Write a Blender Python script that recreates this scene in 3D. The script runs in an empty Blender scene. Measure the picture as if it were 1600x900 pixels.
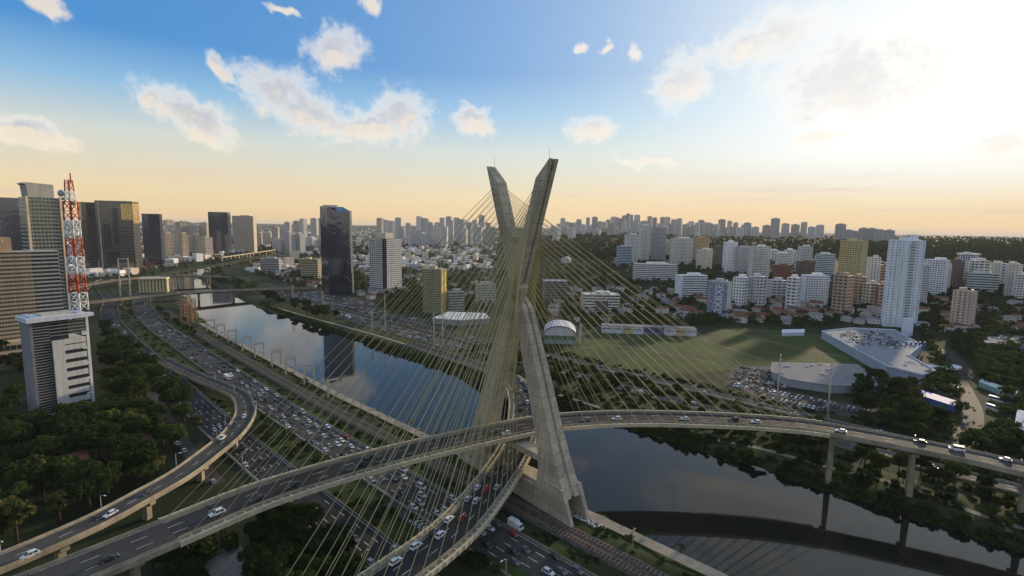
import bpy, math, random
import numpy as np
from mathutils import Vector, Matrix
random.seed(7); rng = np.random.default_rng(7)
R = math.radians
scene = bpy.context.scene
col = scene.collection

# ------------------------------------------------------------------ camera
FPX, PITCH, ROLL, CAMH = 792.0, R(6.81), R(0.95), 113.1      # measured on the 1600x900 photograph
_f = np.array([0, math.cos(PITCH), -math.sin(PITCH)]); _r0 = np.array([1.0, 0, 0]); _u0 = np.cross(_r0, _f)
_r = math.cos(ROLL)*_r0 + math.sin(ROLL)*_u0
_u = -math.sin(ROLL)*_r0 + math.cos(ROLL)*_u0
cam_d = bpy.data.cameras.new('camera'); cam = bpy.data.objects.new('camera', cam_d); col.objects.link(cam)
cam_d.sensor_width = 36; cam_d.lens = FPX/1600*36; cam_d.clip_start = 1; cam_d.clip_end = 60000
cam.matrix_world = Matrix(((_r[0], _u[0], -_f[0], 0), (_r[1], _u[1], -_f[1], 0), (_r[2], _u[2], -_f[2], CAMH), (0, 0, 0, 1)))
scene.camera = cam

def ray(px, py):
    return _f + (px-800)/FPX*_r + (450-py)/FPX*_u
def G(px, py, z=0.0):
    """point where the line of sight of a pixel meets the level z"""
    d = ray(px, py); t = (z-CAMH)/d[2]
    return np.array([d[0]*t, d[1]*t, z])
def azel(px, py):
    d = ray(px, py); d = d/np.linalg.norm(d)
    return math.atan2(d[0], d[1]), math.asin(d[2])

# ------------------------------------------------------------------ sun and sky
SUN_AZ, SUN_EL = R(42.0), R(12.0)
sun_dir = Vector((math.sin(SUN_AZ)*math.cos(SUN_EL), math.cos(SUN_AZ)*math.cos(SUN_EL), math.sin(SUN_EL)))
sd_ = bpy.data.lights.new('sun', 'SUN'); sd_.energy = 3.8; sd_.angle = R(2.0); sd_.color = (1.0, 0.80, 0.55)
sun = bpy.data.objects.new('sun', sd_); col.objects.link(sun)
sun.rotation_euler = (-sun_dir).to_track_quat('-Z', 'Y').to_euler()

scene.view_settings.view_transform = 'Standard'; scene.view_settings.look = 'None'
scene.view_settings.exposure = 0.28; scene.view_settings.gamma = 1.0; scene.view_settings.use_curve_mapping = False
scene.render.engine = 'CYCLES'
cy = scene.cycles
cy.use_denoising = True
try: cy.denoiser = 'OPENIMAGEDENOISE'
except Exception: pass
cy.max_bounces = 5; cy.diffuse_bounces = 2; cy.glossy_bounces = 3; cy.transmission_bounces = 2; cy.volume_bounces = 0
cy.transparent_max_bounces = 6; cy.caustics_reflective = False; cy.caustics_refractive = False
cy.sample_clamp_indirect = 4.0

class NT:
    """small helper to write node trees"""
    def __init__(s, nt): s.nt = nt; nt.nodes.clear()
    def n(s, t, **kw):
        nd = s.nt.nodes.new(t)
        for k, v in kw.items(): setattr(nd, k, v)
        return nd
    def put(s, sock, v):
        if hasattr(v, 'is_output') or isinstance(v, bpy.types.NodeSocket): s.nt.links.new(v, sock)
        elif v is not None:
            if sock.type == 'RGBA' and len(v) == 3: v = (*v, 1)
            sock.default_value = v
    def m(s, op, a, b=None, c=None, clamp=False):
        nd = s.n('ShaderNodeMath', operation=op, use_clamp=clamp)
        for i, v in enumerate((a, b, c)):
            if v is not None: s.put(nd.inputs[i], v)
        return nd.outputs[0]
    def v(s, op, a, b=None, out=0):
        nd = s.n('ShaderNodeVectorMath', operation=op)
        s.put(nd.inputs[0], a)
        if b is not None:
            if op == 'SCALE': s.put(nd.inputs['Scale'], b)
            else: s.put(nd.inputs[1], b)
        return nd.outputs[out]
    def mix(s, fac, a, b, blend='MIX'):
        nd = s.n('ShaderNodeMix', data_type='RGBA', blend_type=blend)
        s.put(nd.inputs[0], fac); s.put(nd.inputs[6], a); s.put(nd.inputs[7], b)
        return nd.outputs[2]
    def ss(s, x, a, b):
        nd = s.n('ShaderNodeMapRange', interpolation_type='SMOOTHSTEP')
        s.put(nd.inputs[0], x); nd.inputs[1].default_value = a; nd.inputs[2].default_value = b
        return nd.outputs[0]
    def noise(s, vec, scale, detail=4, rough=0.55, dist=0.0, out='Fac', dim='3D'):
        nd = s.n('ShaderNodeTexNoise', noise_dimensions=dim)
        if vec is not None: s.put(nd.inputs['Vector'], vec)
        nd.inputs['Scale'].default_value = scale; nd.inputs['Detail'].default_value = detail
        nd.inputs['Roughness'].default_value = rough; nd.inputs['Distortion'].default_value = dist
        return nd.outputs[out]
    def ramp(s, fac, stops):
        nd = s.n('ShaderNodeValToRGB'); s.put(nd.inputs[0], fac)
        e = nd.color_ramp.elements
        while len(e) < len(stops): e.new(0.5)
        for el, (p, c) in zip(e, stops): el.position = p; el.color = (*c, 1) if len(c) == 3 else c
        return nd.outputs[0]

world = bpy.data.worlds.new('World'); scene.world = world; world.use_nodes = True
w = NT(world.node_tree)
tc = w.n('ShaderNodeTexCoord').outputs['Generated']
dirv = w.v('NORMALIZE', tc)
sep = w.n('ShaderNodeSeparateXYZ'); w.put(sep.inputs[0], dirv)
az = w.m('ARCTAN2', sep.outputs[0], sep.outputs[1]); el = w.m('ARCSINE', sep.outputs[2])
ael = w.n('ShaderNodeCombineXYZ'); w.put(ael.inputs[0], az); w.put(ael.inputs[1], el); ael = ael.outputs[0]
sky = w.n('ShaderNodeTexSky', sky_type='NISHITA', sun_disc=False)
sky.sun_elevation = SUN_EL; sky.sun_rotation = SUN_AZ; sky.altitude = 700; sky.air_density = 1.0; sky.dust_density = 1.2; sky.ozone_density = 2.0
skyc = w.v('MINIMUM', w.v('SCALE', sky.outputs[0], 0.10), (0.80, 0.66, 0.46))
# the evening sky: blue overhead, pale, then a warm dusty band along the horizon
up = w.m('MAXIMUM', el, 0.0)
grad = w.ramp(w.m('DIVIDE', up, R(40)), [(0.0, (0.90, 0.64, 0.36)), (0.08, (0.90, 0.71, 0.43)), (0.20, (0.70, 0.73, 0.66)), (0.30, (0.28, 0.53, 0.78)), (0.40, (0.060, 0.285, 0.67)), (0.62, (0.055, 0.26, 0.64)), (1.0, (0.09, 0.27, 0.60))])
base = w.mix(0.82, skyc, grad)
# brightness round the low sun behind its thin cloud
cosang = w.v('DOT_PRODUCT', dirv, tuple(sun_dir), out=1)
ang = w.m('ARCCOSINE', w.m('MINIMUM', cosang, 1.0))
glow = w.m('EXPONENT', w.m('MULTIPLY', w.m('POWER', w.m('DIVIDE', ang, R(19)), 2.0), -1.0))
glow2 = w.m('EXPONENT', w.m('MULTIPLY', w.m('POWER', w.m('DIVIDE', ang, R(42)), 2.0), -1.0))
lowfade = w.ss(el, R(1.0), R(9))
base = w.mix(w.m('MULTIPLY', glow2, w.m('MULTIPLY', lowfade, 0.58)), base, (0.78, 0.88, 0.95))
base = w.mix(w.m('MULTIPLY', glow, w.m('MULTIPLY', lowfade, 0.95)), base, (1.06, 1.06, 1.01))

CLOUDS = [  # centre x, y, half width, half height on the photograph, tilt
 (62, 0, 46, 24, 8), (445, 19, 34, 9, 8), (580, 14, 21, 18, 0), (524, 78, 56, 44, -8), (345, 106, 34, 15, 52),
 (425, 140, 62, 50, 10), (490, 178, 95, 46, 18), (570, 200, 90, 26, 5), (628, 180, 54, 52, 0), (303, 184, 84, 42, 22), (238, 152, 26, 16, 35),
 (40, 208, 105, 26, 14), (742, 190, 40, 26, 5), (925, 200, 42, 30, 0), (905, 77, 15, 11, 0), (948, 70, 18, 10, 0), (990, 87, 13, 12, 0),
 (1190, 62, 120, 52, -10), (1062, 130, 56, 56, 0), (1330, 120, 190, 90, 0), (1565, 222, 80, 20, -8), (1280, 212, 70, 14, 0), (1010, 255, 60, 8, 0)]
grp = bpy.data.node_groups.new('cloud_density', 'ShaderNodeTree')
grp.interface.new_socket('Vector', in_out='INPUT', socket_type='NodeSocketVector')
grp.interface.new_socket('Density', in_out='OUTPUT', socket_type='NodeSocketFloat')
g = NT(grp)
gi = g.n('NodeGroupInput'); go = g.n('NodeGroupOutput'); gv = gi.outputs[0]
warp = g.v('SCALE', g.v('SUBTRACT', g.noise(gv, 26, 3, 0.5, out='Color'), (0.5, 0.5, 0.5)), 0.045)
gv2 = g.v('ADD', gv, warp)
best = None
for (cx_, cy_, rx, ry, tl) in CLOUDS:
    a0, e0 = azel(cx_, cy_); a1, _ = azel(cx_+rx, cy_); _, e1 = azel(cx_, cy_-ry)
    mp = g.n('ShaderNodeMapping', vector_type='TEXTURE'); g.put(mp.inputs[0], gv2)
    mp.inputs['Location'].default_value = (a0, e0, 0); mp.inputs['Rotation'].default_value = (0, 0, R(-tl))
    mp.inputs['Scale'].default_value = (abs(a1-a0), abs(e1-e0), 1)
    d = g.m('SUBTRACT', 1.0, g.v('LENGTH', mp.outputs[0], out=1))
    best = d if best is None else g.m('MAXIMUM', best, d)
# unseen clouds, cover raised to brighten the ambient light; faded out in view
sepg = g.n('ShaderNodeSeparateXYZ'); g.put(sepg.inputs[0], gv)
far = g.m('SUBTRACT', g.noise(g.v('MULTIPLY', gv, (1.0, 2.2, 1.0)), 3.1, 3, 0.5), 0.47)
inview = g.m('MULTIPLY', g.m('LESS_THAN', g.m('ABSOLUTE', sepg.outputs[0]), R(50)), g.m('LESS_THAN', sepg.outputs[1], R(25)))
far = g.m('SUBTRACT', g.m('MULTIPLY', far, 4.0), g.m('MULTIPLY', inview, 3.0))
best = g.m('MAXIMUM', best, far)
fb = g.m('SUBTRACT', g.noise(gv, 17, 8, 0.62), 0.5)
fb2 = g.m('SUBTRACT', g.noise(gv, 62, 7, 0.66), 0.5)
best = g.m('ADD', best, g.m('ADD', g.m('MULTIPLY', fb, 1.45), g.m('MULTIPLY', fb2, 0.85)))
g.put(go.inputs[0], best)
def dens(vec):
    nd = w.n('ShaderNodeGroup'); nd.node_tree = grp; w.put(nd.inputs[0], vec); return nd.outputs[0]
d0 = dens(ael)
d1 = dens(w.v('ADD', ael, (0.010, -0.024, 0)))
alpha = w.ss(d0, -0.10, 0.66)
thick = w.ss(d0, 0.16, 0.80)
ccol = w.mix(thick, (0.95, 0.90, 0.82), (0.53, 0.54, 0.59))
under = w.ss(w.m('SUBTRACT', d0, d1), 0.08, 0.75)                 # low sun warms the undersides
ccol = w.mix(w.m('MULTIPLY', under, 0.65), ccol, (1.0, 0.82, 0.60))
ccol = w.mix(w.m('MULTIPLY', glow2, 0.55), ccol, (1.02, 1.01, 0.97))
base = w.mix(w.m('MULTIPLY', alpha, 0.86), base, ccol)
# thin peach and grey streaks lying along the horizon
stv = w.v('MULTIPLY', ael, (2.2, 34.0, 1.0)); st = w.ss(w.noise(stv, 1.3, 5, 0.6), 0.48, 0.74)
st = w.m('MULTIPLY', st, w.m('MULTIPLY', w.ss(el, R(0.2), R(1.6)), w.m('SUBTRACT', 1.0, w.ss(el, R(3.2), R(8.0)))))
base = w.mix(w.m('MULTIPLY', st, 0.55), base, (0.74, 0.58, 0.46))
bg = w.n('ShaderNodeBackground'); w.put(bg.inputs[0], base); bg.inputs[1].default_value = 0.88
wo = w.n('ShaderNodeOutputWorld'); w.nt.links.new(bg.outputs[0], wo.inputs[0])
world.cycles.sampling_method = 'MANUAL'; world.cycles.sample_map_resolution = 1024

# ------------------------------------------------------------------ materials
MATS = {}
def mat(name, c, rough=0.85, var=0.18, scale=0.35, metal=0.0, bump=0.0, c2=None, spec=None, streak=None, coord='Object', joints=None):
    """plain surface with uneven colour: broad patches, fine grain, optional vertical streaks"""
    if name in MATS: return MATS[name]
    m = bpy.data.materials.new(name); m.use_nodes = True; t = NT(m.node_tree)
    co = t.n('ShaderNodeTexCoord').outputs[coord]
    n1 = t.noise(co, scale, 5, 0.6); n2 = t.noise(co, scale*9, 3, 0.6)
    a = t.m('ADD', t.m('MULTIPLY', n1, 0.65), t.m('MULTIPLY', n2, 0.35))
    if streak:
        n3 = t.noise(t.v('MULTIPLY', co, streak), 1.0, 4, 0.6)
        a = t.m('ADD', t.m('MULTIPLY', a, 0.5), t.m('MULTIPLY', n3, 0.5))
    dark = tuple(x*(1-var*1.6) for x in c) if c2 is None else c2
    light = tuple(min(1, x*(1+var)) for x in c)
    cc = t.ramp(a, [(0.36, dark), (0.64, light)])
    if joints:
        sx = t.n('ShaderNodeSeparateXYZ'); t.put(sx.inputs[0], co); zf = t.m('FRACT', t.m('DIVIDE', sx.outputs[2], joints))
        wn = t.n('ShaderNodeTexWhiteNoise', noise_dimensions='1D'); t.put(wn.inputs[1], t.m('FLOOR', t.m('DIVIDE', sx.outputs[2], joints)))
        cc = t.mix(1.0, cc, t.ramp(wn.outputs[0], [(0, (.84, .84, .84)), (1, (1, 1, 1))]), 'MULTIPLY'); cc = t.mix(t.m('LESS_THAN', zf, .05), cc, tuple(x*.5 for x in c))
    p = t.n('ShaderNodeBsdfPrincipled'); t.put(p.inputs['Base Color'], cc)
    p.inputs['Roughness'].default_value = rough; p.inputs['Metallic'].default_value = metal
    if spec is None and rough > .75: spec = 0.12
    if spec is not None: p.inputs['Specular IOR Level'].default_value = spec
    if bump:
        b = t.n('ShaderNodeBump'); t.put(b.inputs['Height'], n2); b.inputs['Strength'].default_value = bump; b.inputs['Distance'].default_value = 0.3
        t.nt.links.new(b.outputs[0], p.inputs['Normal'])
    o = t.n('ShaderNodeOutputMaterial'); t.nt.links.new(p.outputs[0], o.inputs[0])
    MATS[name] = m; return m
def glassmat(name, c, metal=0.0, rough=0.1, grid=None):
    if name in MATS: return MATS[name]
    m = bpy.data.materials.new(name); m.use_nodes = True; t = NT(m.node_tree)
    co = t.n('ShaderNodeTexCoord').outputs['Object']
    vo = t.n('ShaderNodeTexVoronoi'); t.put(vo.inputs['Vector'], t.v('MULTIPLY', co, (0.5, 0.5, 0.31))); vo.inputs['Scale'].default_value = 1.0
    cc = t.mix(t.m('MULTIPLY', t.v('DOT_PRODUCT', vo.outputs['Color'], (0.33, 0.33, 0.33), out=1), 0.8), tuple(x*0.55 for x in c), tuple(min(1, x*1.5) for x in c))
    p = t.n('ShaderNodeBsdfPrincipled'); t.put(p.inputs['Base Color'], cc)
    p.inputs['Roughness'].default_value = rough; p.inputs['Metallic'].default_value = metal
    b = t.n('ShaderNodeBump'); t.put(b.inputs['Height'], t.noise(co, 0.12, 2)); b.inputs['Strength'].default_value = 0.25; b.inputs['Distance'].default_value = 0.5
    t.nt.links.new(b.outputs[0], p.inputs['Normal'])
    o = t.n('ShaderNodeOutputMaterial'); t.nt.links.new(p.outputs[0], o.inputs[0])
    MATS[name] = m; return m
def wallmat(c, tag=None):
    c = tuple(min(.84, x*1.22) for x in c)
    return mat('wall_%02x%02x%02x' % tuple(int(255*min(1, x)) for x in c), c, 0.85, 0.14, 0.12, streak=(0.5, 0.5, 0.05))

CONC = mat('bridge_concrete', (0.52, 0.445, 0.32), 0.8, 0.22, 0.10, streak=(0.9, 0.9, 0.05), bump=0.15, joints=4.1)
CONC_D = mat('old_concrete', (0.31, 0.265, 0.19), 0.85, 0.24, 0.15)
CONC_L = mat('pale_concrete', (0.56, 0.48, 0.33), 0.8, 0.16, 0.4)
ASPH = mat('asphalt', (0.040, 0.038, 0.036), 0.8, 0.3, 0.08, streak=(0.05, 0.05, 1))
ASPH_L = mat('worn_asphalt', (0.068, 0.063, 0.055), 0.85, 0.25, 0.06)
PAINT = mat('road_paint', (0.50, 0.49, 0.44), 0.7, 0.35, 0.6)
CABLE = mat('cable_sheath', (0.34, 0.305, 0.145), 0.75, 0.08, 0.2)
STEEL = mat('galvanised_steel', (0.42, 0.43, 0.42), 0.5, 0.12, 0.5, metal=0.3)
RUST = mat('rusty_steel', (0.20, 0.11, 0.07), 0.8, 0.3, 0.6)
WHITE = mat('white_paint', (0.72, 0.72, 0.70), 0.6, 0.1, 0.5)
RED = mat('red_oxide_paint', (0.50, 0.085, 0.03), 0.6, 0.2, 0.5)
DIRT = mat('bare_earth', (0.20, 0.15, 0.10), 0.95, 0.3, 0.15)
PATHM = mat('path_gravel', (0.30, 0.26, 0.20), 0.95, 0.2, 0.2)
GRASS = mat('bank_grass', (0.036, 0.054, 0.015), 0.95, 0.35, 0.05, c2=(0.028, 0.028, 0.012), bump=0.3)
FIELD = mat('field_grass', (0.050, 0.078, 0.018), 0.95, 0.3, 0.03, c2=(0.052, 0.048, 0.018))
ROOFRED = mat('clay_tile', (0.185, 0.085, 0.055), 0.85, 0.25, 0.4)
ROOFGREY = mat('sheet_roof', (0.25, 0.24, 0.235), 0.9, 0.2, 0.2, streak=(3, 0.05, 0.05))
DARKGLASS = glassmat('dark_window_glass', (0.035, 0.04, 0.05), 0.0, 0.12)
NAVYGLASS = glassmat('navy_curtain_glass', (0.10, 0.11, 0.15), 0.75, 0.08)
SMOKEGLASS = glassmat('smoked_curtain_glass', (0.11, 0.105, 0.10), 0.75, 0.10)
GREENGLASS = glassmat('green_grey_glass', (0.10, 0.12, 0.115), 0.5, 0.12)
BALLAST = mat('track_ballast', (0.10, 0.085, 0.07), 0.95, 0.3, 0.6)
RUBBER = mat('tyre_rubber', (0.02, 0.02, 0.02), 0.8, 0.1)
LAMPG = mat('headlight_lens', (0.75, 0.75, 0.72), 0.2, 0.05)
TAILR = mat('tail_light_lens', (0.35, 0.02, 0.015), 0.3, 0.05)
BARK = mat('bark', (0.075, 0.055, 0.04), 0.95, 0.3, 1.0)

# ------------------------------------------------------------------ mesh helpers
def link(name, me, parent=None, loc=None, rotz=0.0):
    o = bpy.data.objects.new(name, me); col.objects.link(o)
    if parent is not None: o.parent = parent
    if loc is not None: o.location = tuple(float(q) for q in loc)
    if rotz: o.rotation_euler = (0, 0, rotz)
    return o
def tag(o, label=None, cat=None, group=None, kind=None):
    if label: o['label'] = label
    if cat: o['category'] = cat
    if group: o['group'] = group
    if kind: o['kind'] = kind
    return o
def thing(name, label, cat, loc=(0, 0, 0), rotz=0.0, group=None):
    return tag(link(name, None, None, loc, rotz), label, cat, group)
def world_child(o, root):
    """parent a part built in world coordinates"""
    o.parent = root; o.matrix_parent_inverse = root.matrix_basis.inverted(); return o

class MB:
    def __init__(s): s.v = []; s.f = []; s.mi = []; s.sm = []
    def face(s, idx, m=0, smooth=False): s.f.append(tuple(idx)); s.mi.append(m); s.sm.append(smooth)
    def add(s, pts): i = len(s.v); s.v.extend([tuple(float(c) for c in p) for p in pts]); return i
    def box(s, c, size, rot=0.0, m=0, taper=1.0):
        hx, hy, hz = size[0]/2, size[1]/2, size[2]/2; ca, sa = math.cos(rot), math.sin(rot); P = []
        for z, k in ((-hz, 1.0), (hz, taper)):
            for x, y in ((-hx*k, -hy*k), (hx*k, -hy*k), (hx*k, hy*k), (-hx*k, hy*k)):
                P.append((c[0]+x*ca-y*sa, c[1]+x*sa+y*ca, c[2]+z))
        i = s.add(P)
        for q in ((3, 2, 1, 0), (4, 5, 6, 7), (0, 1, 5, 4), (1, 2, 6, 5), (2, 3, 7, 6), (3, 0, 4, 7)): s.face([i+k for k in q], m)
        return s
    def box2(s, x0, x1, y0, y1, z0, z1, m=0): return s.box(((x0+x1)/2, (y0+y1)/2, (z0+z1)/2), (x1-x0, y1-y0, z1-z0), 0, m)
    def prism(s, poly, z0, z1, m=0, mtop=None):
        n = len(poly)
        if sum(poly[k][0]*poly[(k+1) % n][1]-poly[(k+1) % n][0]*poly[k][1] for k in range(n)) < 0: poly = poly[::-1]
        i = s.add([(p[0], p[1], z0) for p in poly]+[(p[0], p[1], z1) for p in poly])
        for k in range(n): s.face((i+k, i+(k+1) % n, i+n+(k+1) % n, i+n+k), m)
        s.face([i+n+k for k in range(n)], m if mtop is None else mtop); s.face([i+k for k in reversed(range(n))], m)
        return s
    def tube(s, p0, p1, r0, r1=None, n=6, m=0, smooth=True):
        r1 = r0 if r1 is None else r1
        a = np.array(p0, float); b = np.array(p1, float); d = b-a; d /= (np.linalg.norm(d)+1e-9)
        q = np.cross(d, (0, 0, 1) if abs(d[2]) < 0.9 else (1, 0, 0)); q /= np.linalg.norm(q); e = np.cross(d, q)
        i = len(s.v)
        for c, r in ((a, r0), (b, r1)):
            s.add([c+r*(math.cos(2*math.pi*k/n)*q+math.sin(2*math.pi*k/n)*e) for k in range(n)])
        for k in range(n): s.face((i+k, i+n+k, i+n+(k+1) % n, i+(k+1) % n), m, smooth)
        s.face([i+k for k in range(n)], m); s.face([i+n+k for k in reversed(range(n))], m)
        return s
    def beam(s, p0, p1, w_, h_, m=0):
        """rectangular bar between two points"""
        a = np.array(p0, float); b = np.array(p1, float); d = b-a; d /= (np.linalg.norm(d)+1e-9)
        q = np.cross(d, (0, 0, 1) if abs(d[2]) < 0.95 else (1, 0, 0)); q /= np.linalg.norm(q); e = np.cross(q, d)
        P = [c+sx*w_/2*q+sy*h_/2*e for c in (a, b) for sx, sy in ((-1, -1), (1, -1), (1, 1), (-1, 1))]
        i = s.add(P)
        for f in ((0, 1, 2, 3), (7, 6, 5, 4), (4, 5, 1, 0), (5, 6, 2, 1), (6, 7, 3, 2), (7, 4, 0, 3)): s.face([i+k for k in f], m)
        return s
    def loft(s, rings, closed=True, cap=True, m=0, smooth=False):
        n = len(rings[0]); i = len(s.v)
        for rg in rings: s.add(rg)
        for j in range(len(rings)-1):
            for k in range(n if closed else n-1):
                k2 = (k+1) % n
                s.face((i+j*n+k, i+j*n+k2, i+(j+1)*n+k2, i+(j+1)*n+k), m, smooth)
        if cap and closed:
            s.face([i+k for k in reversed(range(n))], m); s.face([i+(len(rings)-1)*n+k for k in range(n)], m)
        return s
    def mesh(s, name, mats):
        me = bpy.data.meshes.new(name); me.from_pydata(s.v, [], s.f)
        for mm in (mats if isinstance(mats, (list, tuple)) else [mats]): me.materials.append(mm)
        if s.f:
            me.polygons.foreach_set('material_index', s.mi); me.polygons.foreach_set('use_smooth', s.sm)
        me.update(); return me
    def build(s, name, mats, parent=None, loc=None, rotz=0.0, fix=False):
        me = s.mesh(name, mats)
        if fix:
            import bmesh
            bm = bmesh.new(); bm.from_mesh(me); bmesh.ops.recalc_face_normals(bm, faces=bm.faces); bm.to_mesh(me); bm.free()
        return link(name, me, parent, loc, rotz)

def spline(pts, step):
    """even-spaced Catmull-Rom through points"""
    P = np.array(pts, float); P = np.vstack([2*P[0]-P[1], P, 2*P[-1]-P[-2]]); out = []
    for i in range(1, len(P)-2):
        for t in np.linspace(0, 1, 24, endpoint=False):
            a, b, c, d = P[i-1], P[i], P[i+1], P[i+2]
            out.append(0.5*((2*b)+(-a+c)*t+(2*a-5*b+4*c-d)*t*t+(-a+3*b-3*c+d)*t**3))
    out.append(P[-2]); Q = np.array(out)
    L = np.concatenate([[0], np.cumsum(np.linalg.norm(np.diff(Q[:, :2], axis=0), axis=1))])
    n = max(2, int(round(L[-1]/step))+1); tt = np.linspace(0, L[-1], n)
    return np.stack([np.interp(tt, L, Q[:, k]) for k in range(Q.shape[1])], 1)
def normals2(Q):
    T = np.gradient(Q[:, :2], axis=0); T /= np.linalg.norm(T, axis=1, keepdims=True)
    return np.stack([-T[:, 1], T[:, 0]], 1)          # to the left of travel
def off(Q, o, dz=0.0):
    N = normals2(Q); W = Q.copy(); W[:, :2] += N*np.reshape(o, (-1, 1)) if np.ndim(o) else N*o; W[:, 2] += dz; return W
def sweep(mb, Q, profile, m=0, smooth=False, cap=True):
    """profile = list of (offset, dz) in order, swept along Q"""
    N = normals2(Q); rings = []
    for p, n in zip(Q, N): rings.append([(p[0]+n[0]*o, p[1]+n[1]*o, p[2]+dz) for o, dz in profile])
    return mb.loft(rings, True, cap, m, smooth)
def ribbon(mb, Q, o0, o1, dz=0.0, m=0):
    A = off(Q, o0, dz); B = off(Q, o1, dz); i = len(mb.v); n = len(Q)
    mb.add(A); mb.add(B)
    for k in range(n-1): mb.face((i+k, i+n+k, i+n+k+1, i+k+1) if o0 > o1 else (i+k, i+k+1, i+n+k+1, i+n+k), m)
    return mb

# ------------------------------------------------------------------ the valley: distances s along and d across the river
ES = np.array([-0.731, 0.683]); ED = np.array([0.683, 0.731])
RIV = np.array([(-700, 212, 45), (300, 212, 45), (500, 218, 46), (620, 222, 44), (720, 228, 37), (836, 244, 34), (900, 258, 34), (1123, 276, 34), (1207, 288, 34), (1315, 330, 34), (1407, 395, 34), (1600, 560, 34), (2200, 1000, 34)], float)
def shift(s): return np.interp(s, RIV[:, 0], RIV[:, 1]-212)
def half(s): return np.interp(s, RIV[:, 0], RIV[:, 2])
def SD(s, d, z=0.0):
    q = ES*s+ED*(d+shift(s)); return np.array([q[0], q[1], z])
def sd_of(x, y):
    s = x*ES[0]+y*ES[1]; return s, x*ED[0]+y*ED[1]-shift(s)
def line_sd(d, s0, s1, step=12.0, z=0.0):
    n = max(2, int(abs(s1-s0)/step)+1)
    return np.array([SD(s, d, z) for s in np.linspace(s0, s1, n)])
def sstep(x, a, b):
    t = np.clip((x-a)/(b-a), 0, 1); return t*t*(3-2*t)
def hill(x, y):
    """height of the ground away from the river"""
    r = np.hypot(x, y); a = np.degrees(np.arctan2(x, y))
    right = sstep(a, -4, 12)*(1-sstep(np.abs(a), 70, 100))
    zr = np.interp(r, [0, 650, 1300, 2000, 3000, 5000, 9000, 16000], [0, 0, 36, 60, 84, 88, 80, 92])
    zl = np.interp(r, [0, 1500, 3000, 6000, 10000, 16000], [0, 0, 22, 40, 75, 95])
    wob = (np.sin(x/410+1.3)*np.cos(y/530+0.4)+0.6*np.sin(x/190+y/260)+0.4*np.cos(x/95-y/140))*6*sstep(r, 700, 2200)
    return np.maximum(0, right*zr+(1-right)*zl+wob*np.where(right > 0.3, 1, 0.6))
def ground(x, y):
    x = np.asarray(x, float); y = np.asarray(y, float)
    s, d = sd_of(x, y); e = np.abs(d-212)-half(s)
    z = hill(x, y); inr = (s < 2150)
    return np.where(inr, -7*(1-sstep(e, 3, 13))+z*sstep(e, 10, 60), z)
# ------------------------------------------------------------------ ground, river
GROUNDM = bpy.data.materials.new('ground_cover'); GROUNDM.use_nodes = True
t = NT(GROUNDM.node_tree); co = t.n('ShaderNodeTexCoord').outputs['Object']
n1 = t.noise(co, 0.012, 6, 0.6); n2 = t.noise(co, 0.07, 5, 0.65); n3 = t.noise(co, 0.5, 4, 0.6)
c1 = t.ramp(n2, [(0.35, (0.020, 0.032, 0.012)), (0.52, (0.036, 0.048, 0.018)), (0.70, (0.044, 0.046, 0.022))])
c2 = t.ramp(n3, [(0.3, (0.050, 0.048, 0.032)), (0.7, (0.085, 0.080, 0.058))])
cc = t.mix(t.ss(n1, 0.58, 0.72), c1, c2); cc = t.mix(0.5, cc, t.ramp(n3, [(0.3, (0.4, 0.4, 0.4)), (0.7, (0.8, 0.8, 0.8))]), 'MULTIPLY')
p = t.n('ShaderNodeBsdfPrincipled'); t.put(p.inputs['Base Color'], cc); p.inputs['Roughness'].default_value = 0.95; p.inputs['Specular IOR Level'].default_value = 0.1
o = t.n('ShaderNodeOutputMaterial'); t.nt.links.new(p.outputs[0], o.inputs[0])
azs = np.radians(np.concatenate([np.arange(-180, -54, 4.0), np.arange(-54, 54, 0.26), np.arange(54, 180.1, 4.0)]))
rad = np.concatenate([[6, 20, 40], 60*np.exp(np.arange(0, math.log(1400/60), 0.015)), np.geomspace(1420, 26000, 90)])
AA, RR = np.meshgrid(azs, rad, indexing='ij'); X = RR*np.sin(AA); Y = RR*np.cos(AA); Z = ground(X, Y)
na, nr = X.shape; V = np.stack([X, Y, Z], -1).reshape(-1, 3)
ii = np.arange(na-1)[:, None]*nr+np.arange(nr-1)[None]; F = np.stack([ii, ii+1, ii+nr+1, ii+nr], -1).reshape(-1, 4)[:, ::-1]
me = bpy.data.meshes.new('ground'); me.from_pydata(V.tolist(), [], F.tolist()); me.materials.append(GROUNDM)
me.polygons.foreach_set('use_smooth', [True]*len(F)); me.update()
tag(link('ground', me), 'dark green and earthy valley floor rising to wooded hills', None, kind='structure')

WATER = bpy.data.materials.new('river_water'); WATER.use_nodes = True
t = NT(WATER.node_tree); co = t.n('ShaderNodeTexCoord').outputs['Object']
p = t.n('ShaderNodeBsdfPrincipled'); p.inputs['Base Color'].default_value = (0.010, 0.012, 0.010, 1)
rot = t.n('ShaderNodeMapping'); t.put(rot.inputs[0], co); rot.inputs['Rotation'].default_value = (0, 0, -math.atan2(ES[1], ES[0])); sk = t.ss(t.noise(t.v('MULTIPLY', rot.outputs[0], (.006, .06, 1)), 1.0, 5, .6), .42, .70)
t.put(p.inputs['Roughness'], t.m('ADD', .03, t.m('MULTIPLY', sk, .03))); p.inputs['IOR'].default_value = 1.33
h1 = t.noise(t.v('MULTIPLY', co, (1.0, 1.0, 1)), 0.35, 3, 0.5); h2 = t.noise(co, 0.03, 3, 0.6)
b = t.n('ShaderNodeBump'); t.put(b.inputs['Height'], t.m('ADD', t.m('MULTIPLY', h1, 0.4), h2)); b.inputs['Strength'].default_value = 0.018; b.inputs['Distance'].default_value = 1.0
t.nt.links.new(b.outputs[0], p.inputs['Normal'])
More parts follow.
